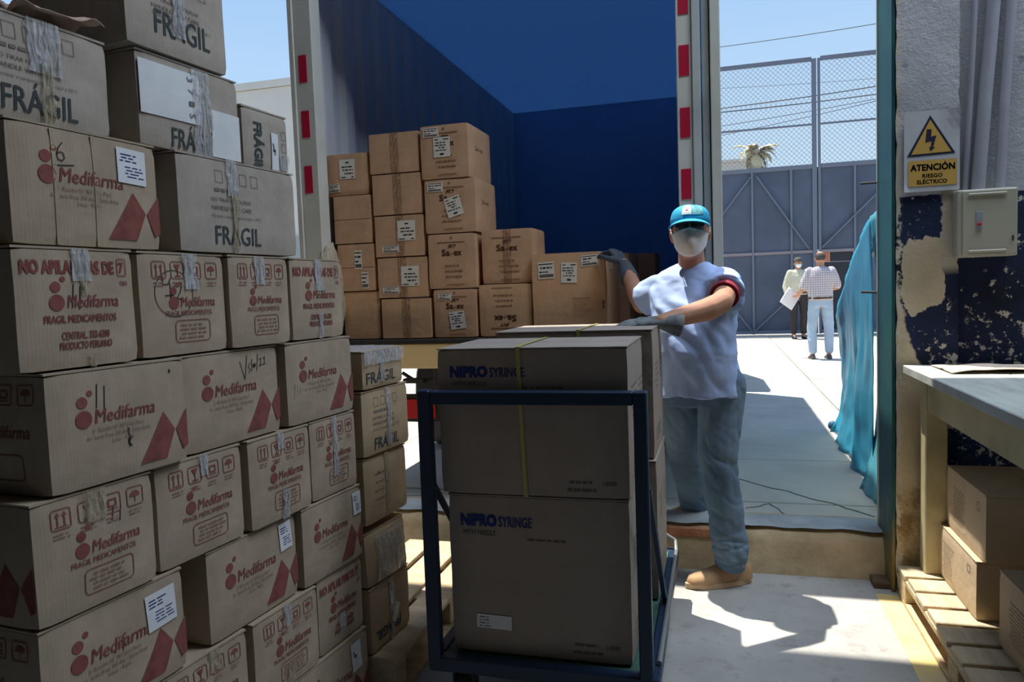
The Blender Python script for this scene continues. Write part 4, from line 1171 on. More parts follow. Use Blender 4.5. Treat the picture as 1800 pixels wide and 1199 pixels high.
for (x0, x1, r, la) in ((1.052, 1.108, .026, 'left grey conduit pipe rising from the breaker panel'), (1.130, 1.172, .020, 'right grey conduit pipe rising from the breaker panel'), (1.010, 1.040, .012, 'thin painted conduit pipe left of the two grey pipes')):
    bm = bmesh.new(); tube(bm, [(x0, 3.52 if r > .015 else 3.54, 1.746), (x0 + (x1 - x0) * .5, 3.535, 2.12), (x1, 3.535, 2.5), (x1 + .01, 3.535, 5.4)], r, 12)
    tag(bm_done(bm, 'conduit_pipe', COND, None, 60), la, 'pipe', 'conduit pipes')
sg = empty('warning_sign', (.878, 3.515, 1.76)); tag(sg, 'white and amber sign reading ATENCIÓN RIESGO ELÉCTRICO on the pillar', 'sign')
def sgp(name, material, bm):
    o = bm_done(bm, name, material); o.parent = sg; o.matrix_parent_inverse = Matrix.Translation(-sg.location); return o
SY = 3.512
bm = bmesh.new(); vs = box(bm, .772, SY, 1.755, .982, SY + .003, 2.090)
bmesh.ops.subdivide_edges(bm, edges=bm.edges, cuts=7, use_grid_fill=True)
for v in bm.verts:
    k = max(0, (v.co.x - .92) / .06) * max(0, (v.co.z - 2.0) / .09); v.co.y -= .012 * k
    k = max(0, (.80 - v.co.x) / .03) * max(0, (1.79 - v.co.z) / .03); v.co.y -= .004 * k
sgp('plate', mat('off_white_sign', (.56, .57, .60), .5, var=.05, scale=8), bm)
AMB = mat('amber_sign_ink', (.62, .38, .09), .6); BLK = mat('sign_blue_black', (.02, .02, .05), .6)
S_ = lambda x, z, off: Vector((x, SY - off, z))
def sprint(name, p, material, off):
    o = p.build(name, material, None, S_, off); o.parent = sg; o.matrix_parent_inverse = Matrix.Translation(-sg.location)
p = Print(); p.poly([(.783, 1.902), (.966, 1.906), (.871, 2.069)]); sprint('triangle', p, BLK, .0012)
p = Print(); p.poly([(.799, 1.911), (.950, 1.914), (.871, 2.051)]); p.rect(.788, 1.778, .972, 1.884); sprint('amber_field', p, AMB, .0018)
p = Print(); p.poly([(.858, 2.013), (.876, 2.010), (.874, 1.980), (.894, 1.984), (.882, 1.936), (.890, 1.936), (.872, 1.920), (.866, 1.938), (.873, 1.938), (.876, 1.962), (.852, 1.958)])
p.text('ATENCIÓN', .797, 1.842, .026, width=.166, bold=.028); p.text('RIESGO', .842, 1.812, .016, width=.075, bold=.022); p.text('ELÉCTRICO', .822, 1.787, .016, width=.112, bold=.022)
sprint('lettering', p, BLK, .0024)

# ------------------------------------------------------------------ yard: tarpaulin, gate, beyond
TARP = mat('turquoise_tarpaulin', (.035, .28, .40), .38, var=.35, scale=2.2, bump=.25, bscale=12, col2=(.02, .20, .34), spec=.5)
leaf = empty('tarpaulin', (.9, 5.4, .13)); tag(leaf, 'turquoise tarpaulin draped over the open gate leaf outside', 'tarpaulin')
def lfp(name, material, bm, smooth=None):
    o = bm_done(bm, name, material, None, smooth); o.parent = leaf; o.matrix_parent_inverse = Matrix.Translation(-leaf.location); return o
def tarp_sheet(y0, y1, top, xbase, amp, seed, flare, nu=46, nv=40):
    bm = bmesh.new(); g = []
    for i in range(nu + 1):
        u = i / nu; y = y0 + (y1 - y0) * u; row = []
        for j in range(nv + 1):
            v = j / nv; zt = top(u); z = zt + (.135 - zt) * v
            f = (noise.noise(Vector((u * 5 + seed, v * 1.3, seed))) + .55 * noise.noise(Vector((u * 12, v * 2.4 + seed, 4))) + .25 * noise.noise(Vector((u * 22, v * 9, seed))))
            x = xbase(u) + amp * f * (.25 + .75 * v) - flare * (max(0, v - .62) / .38) ** 2 + .05 * sin(pi * min(1, v * 1.1)) * u
            x -= .08 * u * max(0, (v - .78) / .22) ** 2
            row.append(bm.verts.new((x, y + .10 * f * v * u, max(.135, z + (.02 * f if 0 < v < 1 else 0)))))
        g.append(row)
    for i in range(nu):
        for j in range(nv): bm.faces.new((g[i][j], g[i + 1][j], g[i + 1][j + 1], g[i][j + 1]))
    return bm
def ttop(u): return 1.745 - .33 * u - .32 * u * u
bm = tarp_sheet(4.74, 6.55, ttop, lambda u: .862 + .07 * u, .055, 2.0, -.03)
o = lfp('sheet', TARP, bm, 180); md = o.modifiers.new('s', 'SOLIDIFY'); md.thickness = .003
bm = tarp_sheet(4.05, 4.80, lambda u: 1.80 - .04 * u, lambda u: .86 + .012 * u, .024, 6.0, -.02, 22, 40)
o = lfp('near_sheet', mat('tarpaulin_lit_tint', (.09, .38, .46), .4, var=.25, scale=3, bump=.2, bscale=14, spec=.5), bm, 180); md = o.modifiers.new('s', 'SOLIDIFY'); md.thickness = .003  # same tarpaulin in a lighter colour that paints sunlight on this strip
bm = bmesh.new()
tube(bm, [(.955 + .03 * sin(k * .9), 4.2 + k * .25, .145 + .01 * (k % 2)) for k in range(11)], .011, 8)
lfp('hem_rope', mat('grey_rope', (.22, .20, .24), .9), bm, 60)
bm = bmesh.new(); ellipsoid(bm, tuple(at(1463, 748, z=.172)), (.035, .035, .04)); lfp('weight_ball', mat('blue_ball', (.05, .13, .22), .4), bm, 60)
bm = bmesh.new(); bar(bm, (.945, 4.0, 1.74), (.955, 5.4, 1.52), .03, .03); bar(bm, (.955, 5.4, 1.52), (1.0, 6.2, 1.16), .03, .03); bar(bm, (.95, 4.05, .2), (.95, 4.05, 1.74), .03, .03); bar(bm, (1.03, 6.2, .14), (1.03, 6.2, 1.16), .03, .03)
lfp('support_frame', MATS['dark_steel'], bm)

GY = 18.5
GATE = mat('slate_gate_sheet', (.085, .105, .155), .55, var=.2, scale=1.2, bump=.08, bscale=6); GATEF = mat('slate_gate_bar', (.15, .17, .22), .5)
gt = empty('yard_gate', (2.2, GY, .13)); tag(gt, 'tall slate blue sheet metal gate with chain-link top closing the yard', 'gate')
def gtp(name, material, bm):
    o = bm_done(bm, name, material); o.parent = gt; o.matrix_parent_inverse = Matrix.Translation(-gt.location); return o
edges = [-1.2, .08, .83, 1.69, 2.20, 3.05, 3.9, 4.7, 5.6]
for a, b in zip(edges, edges[1:]):
    if a == 2.20:
        bm = bmesh.new(); box(bm, a, GY, 2.09, b, GY + .02, 3.98); gtp('sheet_panel', GATE, bm)
    else:
        for z0, z1 in ((.17, 2.03), (2.07, 3.98)):
            bm = bmesh.new(); box(bm, a + .004, GY, z0, b - .004, GY + .02, z1); gtp('sheet_panel', GATE, bm)
for x in edges:
    bm = bmesh.new(); wv = .10 if abs(x - 2.2) < .01 else .05
    box(bm, x - wv / 2, GY - .05, .15, x + wv / 2, GY - .001, 6.42 if x in (-1.2, 2.20, 5.6) else 3.98, .004); gtp('upright_bar', GATEF, bm)
bm = bmesh.new(); box(bm, 2.275, GY - .05, .15, 2.335, GY - .001, 6.42, .004); gtp('upright_bar', GATEF, bm)
for z, h in ((.16, .08), (2.02, .07), (3.95, .10), (4.93, .04), (6.36, .10)):
    for x0, x1 in ((-1.2, 2.15), (2.34, 5.6)):
        bm = bmesh.new(); box(bm, x0, GY - .045, z, x1, GY - .002, z + h, .004); gtp('rail', mat('pinkish_grey_rail', (.24, .21, .23), .5) if z == 2.02 else GATEF, bm)
for a, b in (((.80, 3.85), (.10, 2.95)), ((.93, 3.85), (2.06, 2.12)), ((2.34, 2.13), (3.9, 3.7)), ((.40, .75), (.78, .24)), ((1.65, 1.0), (.86, .24)), ((3.9, 3.7), (5.5, 2.15))):
    bm = bmesh.new(); bar(bm, (a[0], GY - .07, a[1]), (b[0], GY - .07, b[1]), .05, .03); gtp('diagonal_brace', GATEF, bm)
bm = bmesh.new()
for x0, x1 in ((-1.15, 2.15), (2.36, 5.55)):
    z0, z1 = 4.05, 6.36; sp = .11; n = int((x1 - x0 + z1 - z0) / sp)
    for k in range(n):
        for sgn in (1, -1):
            t = k * sp; a = (x0 + t, z0); b = (x0 + t - (z1 - z0), z1)
            ax, az, bx, bz = a[0], a[1], b[0], b[1]
            if ax > x1: az += ax - x1; ax = x1
            if bx < x0: bz -= x0 - bx; bx = x0
            if az >= bz: continue
            if sgn < 0: ax, bx = x0 + x1 - ax, x0 + x1 - bx
            bar(bm, (ax, GY - .02, az), (bx, GY - .02, bz), .0075, .0075)
o = gtp('chain_link_mesh', mat('galvanised_wire', (.30, .33, .37), .5, .3), bm); o['kind'] = 'stuff'
bm = bmesh.new(); box(bm, 2.34, GY, .17, 3.02, GY + .02, 1.80); gtp('wicket_infill', mat('wicket_gap_shade', (.03, .033, .042), .6), bm)  # dark sheets painted in for the shade of the open wicket
bm = bmesh.new(); box(bm, 2.52, GY, 1.804, 3.02, GY + .02, 2.085); gtp('wicket_infill', MATS['wicket_gap_shade'], bm)
bm = bmesh.new(); box(bm, 2.34, GY - .004, 1.804, 2.515, GY + .02, 2.085); o = gtp('wicket_infill', mat('orange_panel_paint', (.50, .17, .09), .8), bm); o['label'] = 'small orange panel'
WALLO = mat('yard_wall_plaster', (.48, .44, .38), .9, var=.15, scale=1)
bm = bmesh.new(); box(bm, -14, GY - .1, .112, -1.24, GY + .15, 4.2); struct(bm_done(bm, 'wall_yard', WALLO))
bm = bmesh.new(); box(bm, 5.65, GY - .1, .112, 20, GY + .15, 4.2); struct(bm_done(bm, 'wall_yard_east', WALLO))

# building at left
bl = empty('building', (-11, 15, .13)); tag(bl, 'plain off-white building across the yard behind the left stack', 'building')
BW = mat('off_white_render', (.66, .61, .54), .9, var=.08, scale=1)
def blp(name, material, *b, bevel=0):
    bm = bmesh.new(); box(bm, *b, bevel); o = bm_done(bm, name, material); o.parent = bl; o.matrix_parent_inverse = Matrix.Translation(-bl.location)
blp('wall', BW, -15, 15, .112, -7.4, 18.3, 6.15); blp('parapet', BW, -15.05, 14.96, 6.16, -7.35, 18.35, 6.32)
for x in (-13.5, -11.2): blp('window', MATS['dark_glass'], x, 14.95, 1.4, x + 1.2, 14.995, 2.6)
blp('roller_door', mat('grey_shutter', (.35, .36, .36), .6), -9.8, 14.94, .12, -7.9, 14.995, 2.8)

# things beyond the gate
bm = bmesh.new(); A = at(1272, 300, y=40); B = at(1310, 284, y=40); box(bm, A.x - 3, 40, .13, B.x, 44, B.z); 
t_ = empty('building', (A.x, 42, .13)); o = bm_done(bm, 'wall', BW); o.parent = t_; o.matrix_parent_inverse = Matrix.Translation(-t_.location)
bm = bmesh.new(); box(bm, A.x - 3.1, 39.9, B.z + .01, B.x + .1, 44.1, B.z + .15); o = bm_done(bm, 'roof_slab', BW); o.parent = t_; o.matrix_parent_inverse = Matrix.Translation(-t_.location)
tag(t_, 'white rooftop corner showing over the gate beside the palm', 'building')
pt = at(1328, 270, y=38); pt.z += .35; palm = empty('palm_tree', (pt.x, 38, .13)); tag(palm, 'dry shaggy palm tree rising beyond the gate', 'tree')
bm = bmesh.new(); tube(bm, [(0, 0, 0), (.05, 0, pt.z * .5), (0, 0, pt.z - .4)], [.28, .24, .22], 10); bm_done(bm, 'trunk', mat('palm_trunk', (.28, .21, .14), .9), palm)
rp = random.Random(5); FR = mat('dry_frond', (.60, .52, .34), .8, var=.4, scale=2, col2=(.34, .32, .18))
for k in range(46):
    bm = bmesh.new(); az = rp.random() * 2 * pi; el_ = radians(-85 + 150 * rp.random()); L = .85 + .45 * rp.random()
    pts = []
    for s in range(6):
        q = s / 5; e_ = el_ - q * 1.1
        pts.append(Vector((cos(az) * cos(e_) * L * q, sin(az) * cos(e_) * L * q, pt.z - .5 + L * q * sin(e_ + .3))))
    side = Vector((-sin(az), cos(az), 0)); V = []
    for s, p_ in enumerate(pts):
        wd = .17 * sin(pi * (.12 + .86 * s / 5)) + .01
        V.append((bm.verts.new(p_ - side * wd - Vector((0, 0, wd * .5))), bm.verts.new(p_), bm.verts.new(p_ + side * wd - Vector((0, 0, wd * .5)))))
    for a, b in zip(V, V[1:]):
        bm.faces.new((a[0], a[1], b[1], b[0])); bm.faces.new((a[1], a[2], b[2], b[1]))
    bm_done(bm, 'frond', FR, palm)
LINE = mat('cable_black', (.05, .05, .06), .6)
WL = [((1270, 82), (1540, 44), .012, 'highest thin'), ((1272, 155), (1540, 140), .006, 'faintest, second'), ((1272, 190), (1540, 154), .018, 'thick upper'), ((1272, 197), (1540, 168), .018, 'thick lower'),
      ((1272, 221), (1540, 176), .010, 'steeper thin'), ((1272, 237), (1540, 180), .010, 'lowest sloping')]
for (a, b, r, la) in WL:
    A = at(*a, y=26); B = at(*b, y=26); d = (B - A) / (B.x - A.x); pts = []
    for k in range(-8, 12):
        x = A.x + k * 1.2; p_ = A + d * (x - A.x); pts.append((p_.x, 26, p_.z + .006 * (k - 1) ** 2 - .01))
    bm = bmesh.new(); tube(bm, pts, r, 5)
    tag(bm_done(bm, 'power_line', LINE), la + ' power line crossing the sky above the gate', 'cable', 'power lines')

# ------------------------------------------------------------------ people
SKIN = mat('brown_skin', (.48, .24, .15), .55, var=.12, scale=12, bump=.08, bscale=60)
GOWN = mat('pale_blue_gown', (.42, .55, .86), .75, var=.05, scale=6, bump=.12, bscale=30)
MAROON = mat('maroon_cotton', (.26, .025, .05), .85)
JEAN = mat('worn_denim', (.16, .23, .30), .85, var=.35, scale=3.2, bump=.2, bscale=120, col2=(.085, .14, .21))
GLOVE = mat('grey_work_glove', (.055, .068, .085), .7, var=.3, scale=9, bump=.2, bscale=60, col2=(.085, .10, .115))
GLOVEP = mat('pale_grey_work_glove', (.22, .235, .24), .75, var=.3, scale=14, bump=.2, bscale=60, col2=(.07, .08, .09))
SHOE = mat('tan_nubuck', (.46, .285, .155), .75, var=.15, scale=10, bump=.1, bscale=50)
SOLE = mat('light_tan_sole', (.58, .42, .26), .7)

def hand_parts(bm, W, D, N, T, bends, r=1.0, splay=.10, thumb=(.55, .55, -.15), size=1.0):
    """W wrist, D towards the knuckles, N back of the hand, T towards the thumb"""
    W, D, N = Vector(W), Vector(D).normalized(), Vector(N); N = (N - D * N.dot(D)).normalized(); T = Vector(T); T = (T - D * T.dot(D) - N * T.dot(N)).normalized()
    rel = ((.030, .085, .072, .0098), (.010, .090, .080, .0100), (-.010, .086, .074, .0095), (-.029, .078, .058, .0085))
    for k, (lat, ml, fl, fr) in enumerate(rel):
        a = W + T * lat * .55 * size; kn = W + D * ml * size + T * lat * size
        capsule(bm, a, kn, .0155 * r * size, .0135 * r * size)
        d = (D + T * (lat * splay / .03)).normalized(); p = kn; ang = 0; rr = fr * r * size
        for s, (fraction, b) in enumerate(zip((.45, .31, .24), bends)):
            ang += b
            q = p + (d * cos(ang) - N * sin(ang)) * fl * fraction * 1.12 * size
            capsule(bm, p, q, rr, rr * .92, 10); p = q; rr *= .92
    base = W + D * .018 * size + T * .026 * size
    m1 = base + (D * thumb[0] + T * thumb[1] + N * thumb[2]).normalized() * .042 * size
    capsule(bm, base, m1, .0165 * r * size, .0125 * r * size, 10)
    m2 = m1 + (D * .85 + T * .28 + N * thumb[2] * 1.3).normalized() * .032 * size
    capsule(bm, m1, m2, .0118 * r * size, .0105 * r * size, 10)
    m3 = m2 + (D * 1.0 + T * .02 + N * thumb[2] * 1.5).normalized() * .024 * size
    capsule(bm, m2, m3, .0105 * r * size, .0085 * r * size, 10)

# --- the worker
wk = empty('person', (-.02, 3.45, 0)); tag(wk, 'man in pale blue gown, turquoise cap, white mask and grey gloves at the step', 'person')
def wkp(name, me, material, smooth=180):
    o = link(name, me, material, None, smooth); o.parent = wk; o.matrix_parent_inverse = Matrix.Translation(-wk.location); return o
def wkb(name, bm, material, smooth=180):
    me = bpy.data.meshes.new(name); bm.normal_update(); bm.to_mesh(me); bm.free(); return wkp(name, me, material, smooth)

HX, HY = -.113, 3.485
Rs = Vector((-.265, 3.545, 1.385)); Re = at(1128, 536, y=3.74); Rc = at(1106, 488, y=3.96); Rw = at(1097, 464, y=4.04); Rk = at(1083, 432, y=4.14)
Ls = Vector((.050, 3.52, 1.385)); Le = at(1268, 532, y=3.23); Lc = at(1190, 571, y=3.07); Lw = at(1163, 566, y=3.05); Lk = at(1130, 562, y=3.04)
Lh, Rh = Vector((.015, 3.52, .90)), Vector((-.185, 3.56, .90))
Lkn, Rkn = at(1261, 800, y=3.475), at(1200, 790, y=3.74)
La, Ra = at(1284, 990, y=3.492), at(1221, 905, y=3.985)
RD = (Rk - Rw).normalized(); LD = (Lk - Lw).normalized()
def r_hand(bm, r): hand_parts(bm, Rw, Vector((-.55, .50, .68)), Vector((.35, -.15, .9)), Vector((-.35, -.9, .1)), (radians(48), radians(16), radians(12)), r, .10, (.55, .50, -.30), 1.16)
def l_hand(bm, r): hand_parts(bm, Lw, Vector((-1, -.02, -.02)), Vector((0, -.25, 1)), Vector((0, 1, .2)), (radians(4), radians(10), radians(10)), r, .06, (.6, .6, -.1), 1.06)

bm = bmesh.new()
ellipsoid(bm, (HX, HY + .005, 1.645), (.077, .097, .103)); ellipsoid(bm, (HX, HY - .032, 1.578), (.060, .066, .062))
ellipsoid(bm, (HX, HY - .088, 1.602), (.030, .022, .030)); ellipsoid(bm, (HX, HY - .096, 1.625), (.014, .022, .028)); ellipsoid(bm, (HX, HY - .108, 1.610), (.018, .016, .014))
ellipsoid(bm, (HX, HY - .072, 1.545), (.030, .022, .020))
for s in (-1, 1):
    ellipsoid(bm, (HX + s * .030, HY - .082, 1.662), (.028, .014, .010)); ellipsoid(bm, (HX + s * .042, HY - .068, 1.618), (.024, .020, .022))
    M = Matrix.Rotation(s * .35, 3, 'Z'); ellipsoid(bm, (HX + s * .082, HY + .005, 1.628), (.010, .020, .034), M); ellipsoid(bm, (HX + s * .080, HY, 1.602), (.008, .010, .014))
    ellipsoid(bm, (HX + s * .030, HY - .084, 1.643), (.013, .010, .011))
capsule(bm, (HX, 3.515, 1.56), (-.108, 3.545, 1.42), .058, .066)
ellipsoid(bm, (-.107, 3.55, 1.36), (.175, .095, .09)); ellipsoid(bm, (-.105, 3.53, 1.20), (.160, .115, .20)); ellipsoid(bm, (-.10, 3.53, .96), (.155, .115, .12))
capsule(bm, Rs, Re, .050, .043); capsule(bm, Re, Re.lerp(Rc, .3), .044, .046); capsule(bm, Re.lerp(Rc, .3), Rw, .046, .031); r_hand(bm, .86)
capsule(bm, Ls, Le, .052, .046); capsule(bm, Le, Le.lerp(Lc, .3), .047, .049); capsule(bm, Le.lerp(Lc, .3), Lw, .049, .032); l_hand(bm, .86)
capsule(bm, Lh, Lkn, .080, .056); capsule(bm, Lkn, La + Vector((0, 0, -.04)), .056, .036); capsule(bm, Rh, Rkn, .080, .056); capsule(bm, Rkn, Ra + Vector((0, 0, .02)), .056, .040)
capsule(bm, La + Vector((.0, 0, -.070)), La + Vector((-.10, -.045, -.090)), .030, .016); capsule(bm, Ra + Vector((0, 0, .0)), Ra + Vector((-.06, -.02, -.015)), .032, .024)
wkp('body', remesh(bm, .0055, 5), SKIN)

# gown
bm = bmesh.new()
rings = [(1.500, -.110, 3.550, .074, .062), (1.475, -.110, 3.548, .120, .080), (1.448, -.109, 3.545, .170, .104), (1.39, -.108, 3.535, .200, .130), (1.30, -.106, 3.505, .200, .154), (1.20, -.105, 3.485, .190, .168),
         (1.10, -.104, 3.478, .180, .172), (1.02, -.100, 3.485, .176, .165), (.95, -.096, 3.495, .180, .160), (.888, -.092, 3.50, .186, .160)]
loft(bm, [ell_ring((cx, cy, z), rx, ry, 32, 2.3) for z, cx, cy, rx, ry in rings])
def sleeve(a, b, r0, r1):
    d = (b - a).normalized(); ax0 = d.cross(Vector((0, 0, 1))).normalized(); ax = (ax0, d.cross(ax0))
    loft(bm, [ell_ring(a.lerp(b, q), r0 + (r1 - r0) * q, (r0 + (r1 - r0) * q) * 1.06, 24, 2.2, ax) for q in (-.25, 0, .35, .7, 1)])
sleeve(Rs + Vector((.03, 0, .0)), Rs.lerp(Re, .60), .078, .090); sleeve(Ls + Vector((-.02, 0, .0)), Ls.lerp(Le, .50), .082, .088)
# back flap blown out at the hem on the viewer's right
loft(bm, [ell_ring((.045, 3.60, 1.10), .030, .05, 16), ell_ring((.060, 3.58, .99), .034, .06, 16), ell_ring((.082, 3.565, .925), .030, .07, 16)])
me = remesh(bm, .007, 4)
def gf(p):
    q = Vector((p.x * 1.0 + p.z * .6, p.y, p.z - p.x * .7))
    a = .008 * fbm(p, (5, 5, 2.2), 3) - .007 * (1 - min(1, abs(noise.noise(Vector((q.x * 9, q.y * 6, q.z * 4)))) * 3)) + .003 * fbm(p, (11, 9, 22), 9)
    if p.z < 1.06: a += .007 * sin(p.x * 34 + 5 * noise.noise(p * 4)) * min(1, (1.06 - p.z) * 6) * .6
    if 1.08 < p.z < 1.42 and p.y < 3.5: a += .0035 * sin((p.z * .8 + (p.x) * .9) * 70 + 5 * noise.noise(p * 6))
    return a
folds(me, gf); wkp('gown', me, GOWN)
# shirt: cuff under the gown's left sleeve and collar
bm = bmesh.new()
for f0, f1, r0, r1 in ((.25, .62, .066, .057),):
    a, b = Ls.lerp(Le, f0), Ls.lerp(Le, f1); d = (b - a).normalized(); ax = (d.cross(Vector((0, 0, 1))).normalized(),); ax = (ax[0], d.cross(ax[0]))
    loft(bm, [ell_ring(a, r0, r0, 24, 2, ax), ell_ring(a.lerp(b, .7), r0 * .98, r0 * .98, 24, 2, ax), ell_ring(b, r1 + .004, r1 + .004, 24, 2, ax), ell_ring(b - d * .012, r1 - .010, r1 - .010, 24, 2, ax)])
for v in bm.verts: v.co += Vector((1, 1, 1)) * .003 * noise.noise(v.co * 20)
wkb('shirt_sleeve', bm, MAROON, 60)
bm = bmesh.new(); R = []
for k in range(5):
    rr_, zz_ = ((.074, 1.455), (.071, 1.478), (.067, 1.482), (.062, 1.474), (.060, 1.45))[k]
    R.append([Vector((HX + .003 + rr_ * cos(a * pi / 14), 3.54 + rr_ * 1.0 * sin(a * pi / 14), zz_ - .025 * max(0, -sin(a * pi / 14)))) for a in range(28)])
loft(bm, R, False); wkb('shirt_collar', bm, MAROON, 60)
bm = bmesh.new(); tube(bm, [(HX + .076 * cos(a), 3.54 + .076 * sin(a), 1.462 - .030 * max(0, -sin(a)) ** 2) for a in [k * pi / 16 for k in range(33)]], .0055, 8); wkb('gown_collar', bm, GOWN)

# jeans
bm = bmesh.new()
capsule(bm, Lh + Vector((0, -.01, .03)), Lkn, .112, .092); capsule(bm, Lkn, La + Vector((0, 0, .09)), .092, .080); capsule(bm, La + Vector((0, 0, .09)), La + Vector((.004, 0, .03)), .080, .078)
capsule(bm, Rh + Vector((0, 0, .03)), Rkn, .110, .086); capsule(bm, Rkn, Ra + Vector((0, 0, .06)), .086, .078)
loft(bm, [ell_ring((-.09, 3.535, z), .165, .125, 24, 2.3) for z in (.84, .90, 1.02)])
me = remesh(bm, .007, 4)
def jf(p):
    def ridge(v): return 1 - min(1, abs(v) * 5)
    a = .005 * fbm(p, (7, 7, 3), 2) - .006 * ridge(noise.noise(Vector((p.x * 7 + p.z * 3, p.y * 7, p.z * 5))))
    a -= .006 * ridge(noise.noise(Vector((p.x * 6 + 3, p.y * 6, p.z * 13 + p.x * 9)))) * (1 if p.z < .62 else .35)
    if p.z < .26: a -= .012 * ridge(noise.noise(Vector((p.x * 5, p.y * 5, p.z * 26)))) - .004
    return a
folds(me, jf); wkp('jeans', me, JEAN)
# stitched side seam
# gloves
bm = bmesh.new(); r_hand(bm, 1.12); tube(bm, [Rw.lerp(Rc, q) for q in (0, .4, .8, 1.2)], [.034, .041, .047, .051], 18)
wkp('glove', remesh(bm, .004, 3), GLOVE)
bm = bmesh.new(); l_hand(bm, 1.12); tube(bm, [Lw.lerp(Lc, q) for q in (0, .4, .8, 1.25)], [.030, .036, .043, .049], 18)
o = wkp('glove', remesh(bm, .004, 3), GLOVEP); o['label'] = 'paler grey glove resting on the carton'

# shoe
def shoe(toe, heel, name, z0, wdt=.050):
    toe, heel = Vector(toe), Vector(heel); d = (toe - heel); L = d.length; d.normalize(); s = Vector((-d.y, d.x, 0))
    bm = bmesh.new(); R = []
    for q, hw, hh in ((0, .028, .060), (.04, .034, .078), (.16, .038, .098), (.30, .040, .100), (.42, .043, .088), (.55, .048, .070), (.70, .050, .055), (.85, .046, .045), (.95, .034, .034), (1.0, .012, .020)):
        c = heel + d * L * q; ring_ = []
        for k in range(18):
            a = pi * k / 17; ring_.append(c + s * (hw * cos(a)) + Vector((0, 0, z0 + .024 + hh * sin(a) ** .75)))
        R.append(ring_)
    loft(bm, R); sh = wkb(name, bm, SHOE, 60)
    bm = bmesh.new(); out = []
    for k in range(32):
        a = 2 * pi * k / 32; q = .5 + .5 * cos(a); hw = .056 * (1 - .22 * (1 - q)) * (1 if q < .8 else 1 - .3 * (q - .8) / .2)
        out.append(heel + d * (L * (q * 1.07 - .03)) + s * (hw * sin(a)))
    loft(bm, [[p + Vector((0, 0, z0 + z)) for p in out] for z in (.002, .012, .026)])
    so = wkb('sole', bm, SOLE, 60); so.parent = sh; so.matrix_parent_inverse = Matrix.Identity(4)
    bm = bmesh.new(); c = heel + d * L * .45
    for k in range(3):
        c = heel + d * L * (.42 + .06 * k); z = z0 + .118 - .017 * k
        tube(bm, [c + s * .03 + Vector((0, 0, z - .014)), c + Vector((0, 0, z)), c - s * .03 + Vector((0, 0, z - .014))], .0025, 6)
    tube(bm, [heel + d * L * .42 + Vector((0, 0, z0 + .118)), heel + d * L * .40 + s * .02 + Vector((0, 0, z0 + .13)), heel + d * L * .36 + s * .045 + Vector((0, 0, z0 + .10))], .0028, 6)
    la = wkb('laces', bm, mat('dark_brown_lace', (.06, .03, .02), .8)); la.parent = sh; la.matrix_parent_inverse = Matrix.Identity(4)
shoe(at(1209, 1034, z=0), at(1318, 1022, z=0), 'shoe', 0.0)
shoe((Ra.x - .16, Ra.y - .03, 0), (Ra.x + .07, Ra.y + .01, 0), 'shoe', .131)

# mask
bm = bmesh.new(); g = []
nu, nv = 22, 16
for i in range(nu + 1):
    u = -1 + 2 * i / nu; row = []
    for j in range(nv + 1):
        v = j / nv
        top = 1.652 - .030 * abs(u) ** 1.2; bot = 1.520 + .062 * abs(u) ** 1.8; z = bot + (top - bot) * v
        ang = u * radians(78); wd = .083 - .010 * (1 - v) 
        prot = .058 * (1 - abs(u) ** 1.7) * sin(pi * min(1, .12 + v * .80)) ** .8
        x = HX + wd * sin(ang); y = HY - .026 - (.074 + prot) * cos(ang)
        x += .0015 * noise.noise(Vector((u * 6, v * 6, 2))); y += .003 * noise.noise(Vector((u * 4, v * 5, 8)))
        row.append(bm.verts.new((x, y, z)))
    g.append(row)
for i in range(nu):
    for j in range(nv): bm.faces.new((g[i][j], g[i + 1][j], g[i + 1][j + 1], g[i][j + 1]))
MASK = mat('white_mask', (.72, .70, .66), .8, bump=.1, bscale=30)
o = wkb('face_mask', bm, MASK); md = o.modifiers.new('s', 'SOLIDIFY'); md.thickness = .003
bm = bmesh.new(); tube(bm, [(HX + .030 * k / 3, HY - .158 + .012 * abs(k) / 3 - .0, 1.643 - .003 * abs(k)) for k in range(-3, 4)], .0022, 6); wkb('nose_clip', bm, mat('mask_seam', (.60, .58, .55), .6))
for s in (-1, 1):
    bm = bmesh.new(); tube(bm, [(HX + s * .081, HY - .035, 1.622), (HX + s * .086, HY - .01, 1.640), (HX + s * .090, HY + .022, 1.655)], .0018, 6); wkb('mask_strap', bm, MASK)
# dark glasses
GL_ = mat('smoked_lens', (.02, .022, .03), .12, spec=.6)
gl = None
for s in (-1, 1):
    bm = bmesh.new(); ellipsoid(bm, (HX + s * .034, HY - .098, 1.660), (.029, .006, .019)); 
    for v in bm.verts: v.co.y += .35 * max(0, abs(v.co.x - HX) - .02)
    wkb('lens', bm, GL_)
bm = bmesh.new(); tube(bm, [(HX - .088, HY + .01, 1.668), (HX - .075, HY - .07, 1.668), (HX - .03, HY - .108, 1.672), (HX, HY - .110, 1.668), (HX + .03, HY - .108, 1.672), (HX + .075, HY - .07, 1.668), (HX + .088, HY + .01, 1.668)], .0028, 6)
wkb('glasses_frame', bm, mat('black_plastic', (.02, .02, .02), .4))
# hair below the cap
bm = bmesh.new()
ellipsoid(bm, (HX, HY + .022, 1.648), (.081, .088, .060))
me = remesh(bm, .006, 2); folds(me, lambda p: .002 * noise.noise(Vector((p.x * 60, p.y * 60, p.z * 15)))); wkp('hair', me, mat('grey_hair', (.22, .20, .18), .8, var=.4, scale=40))
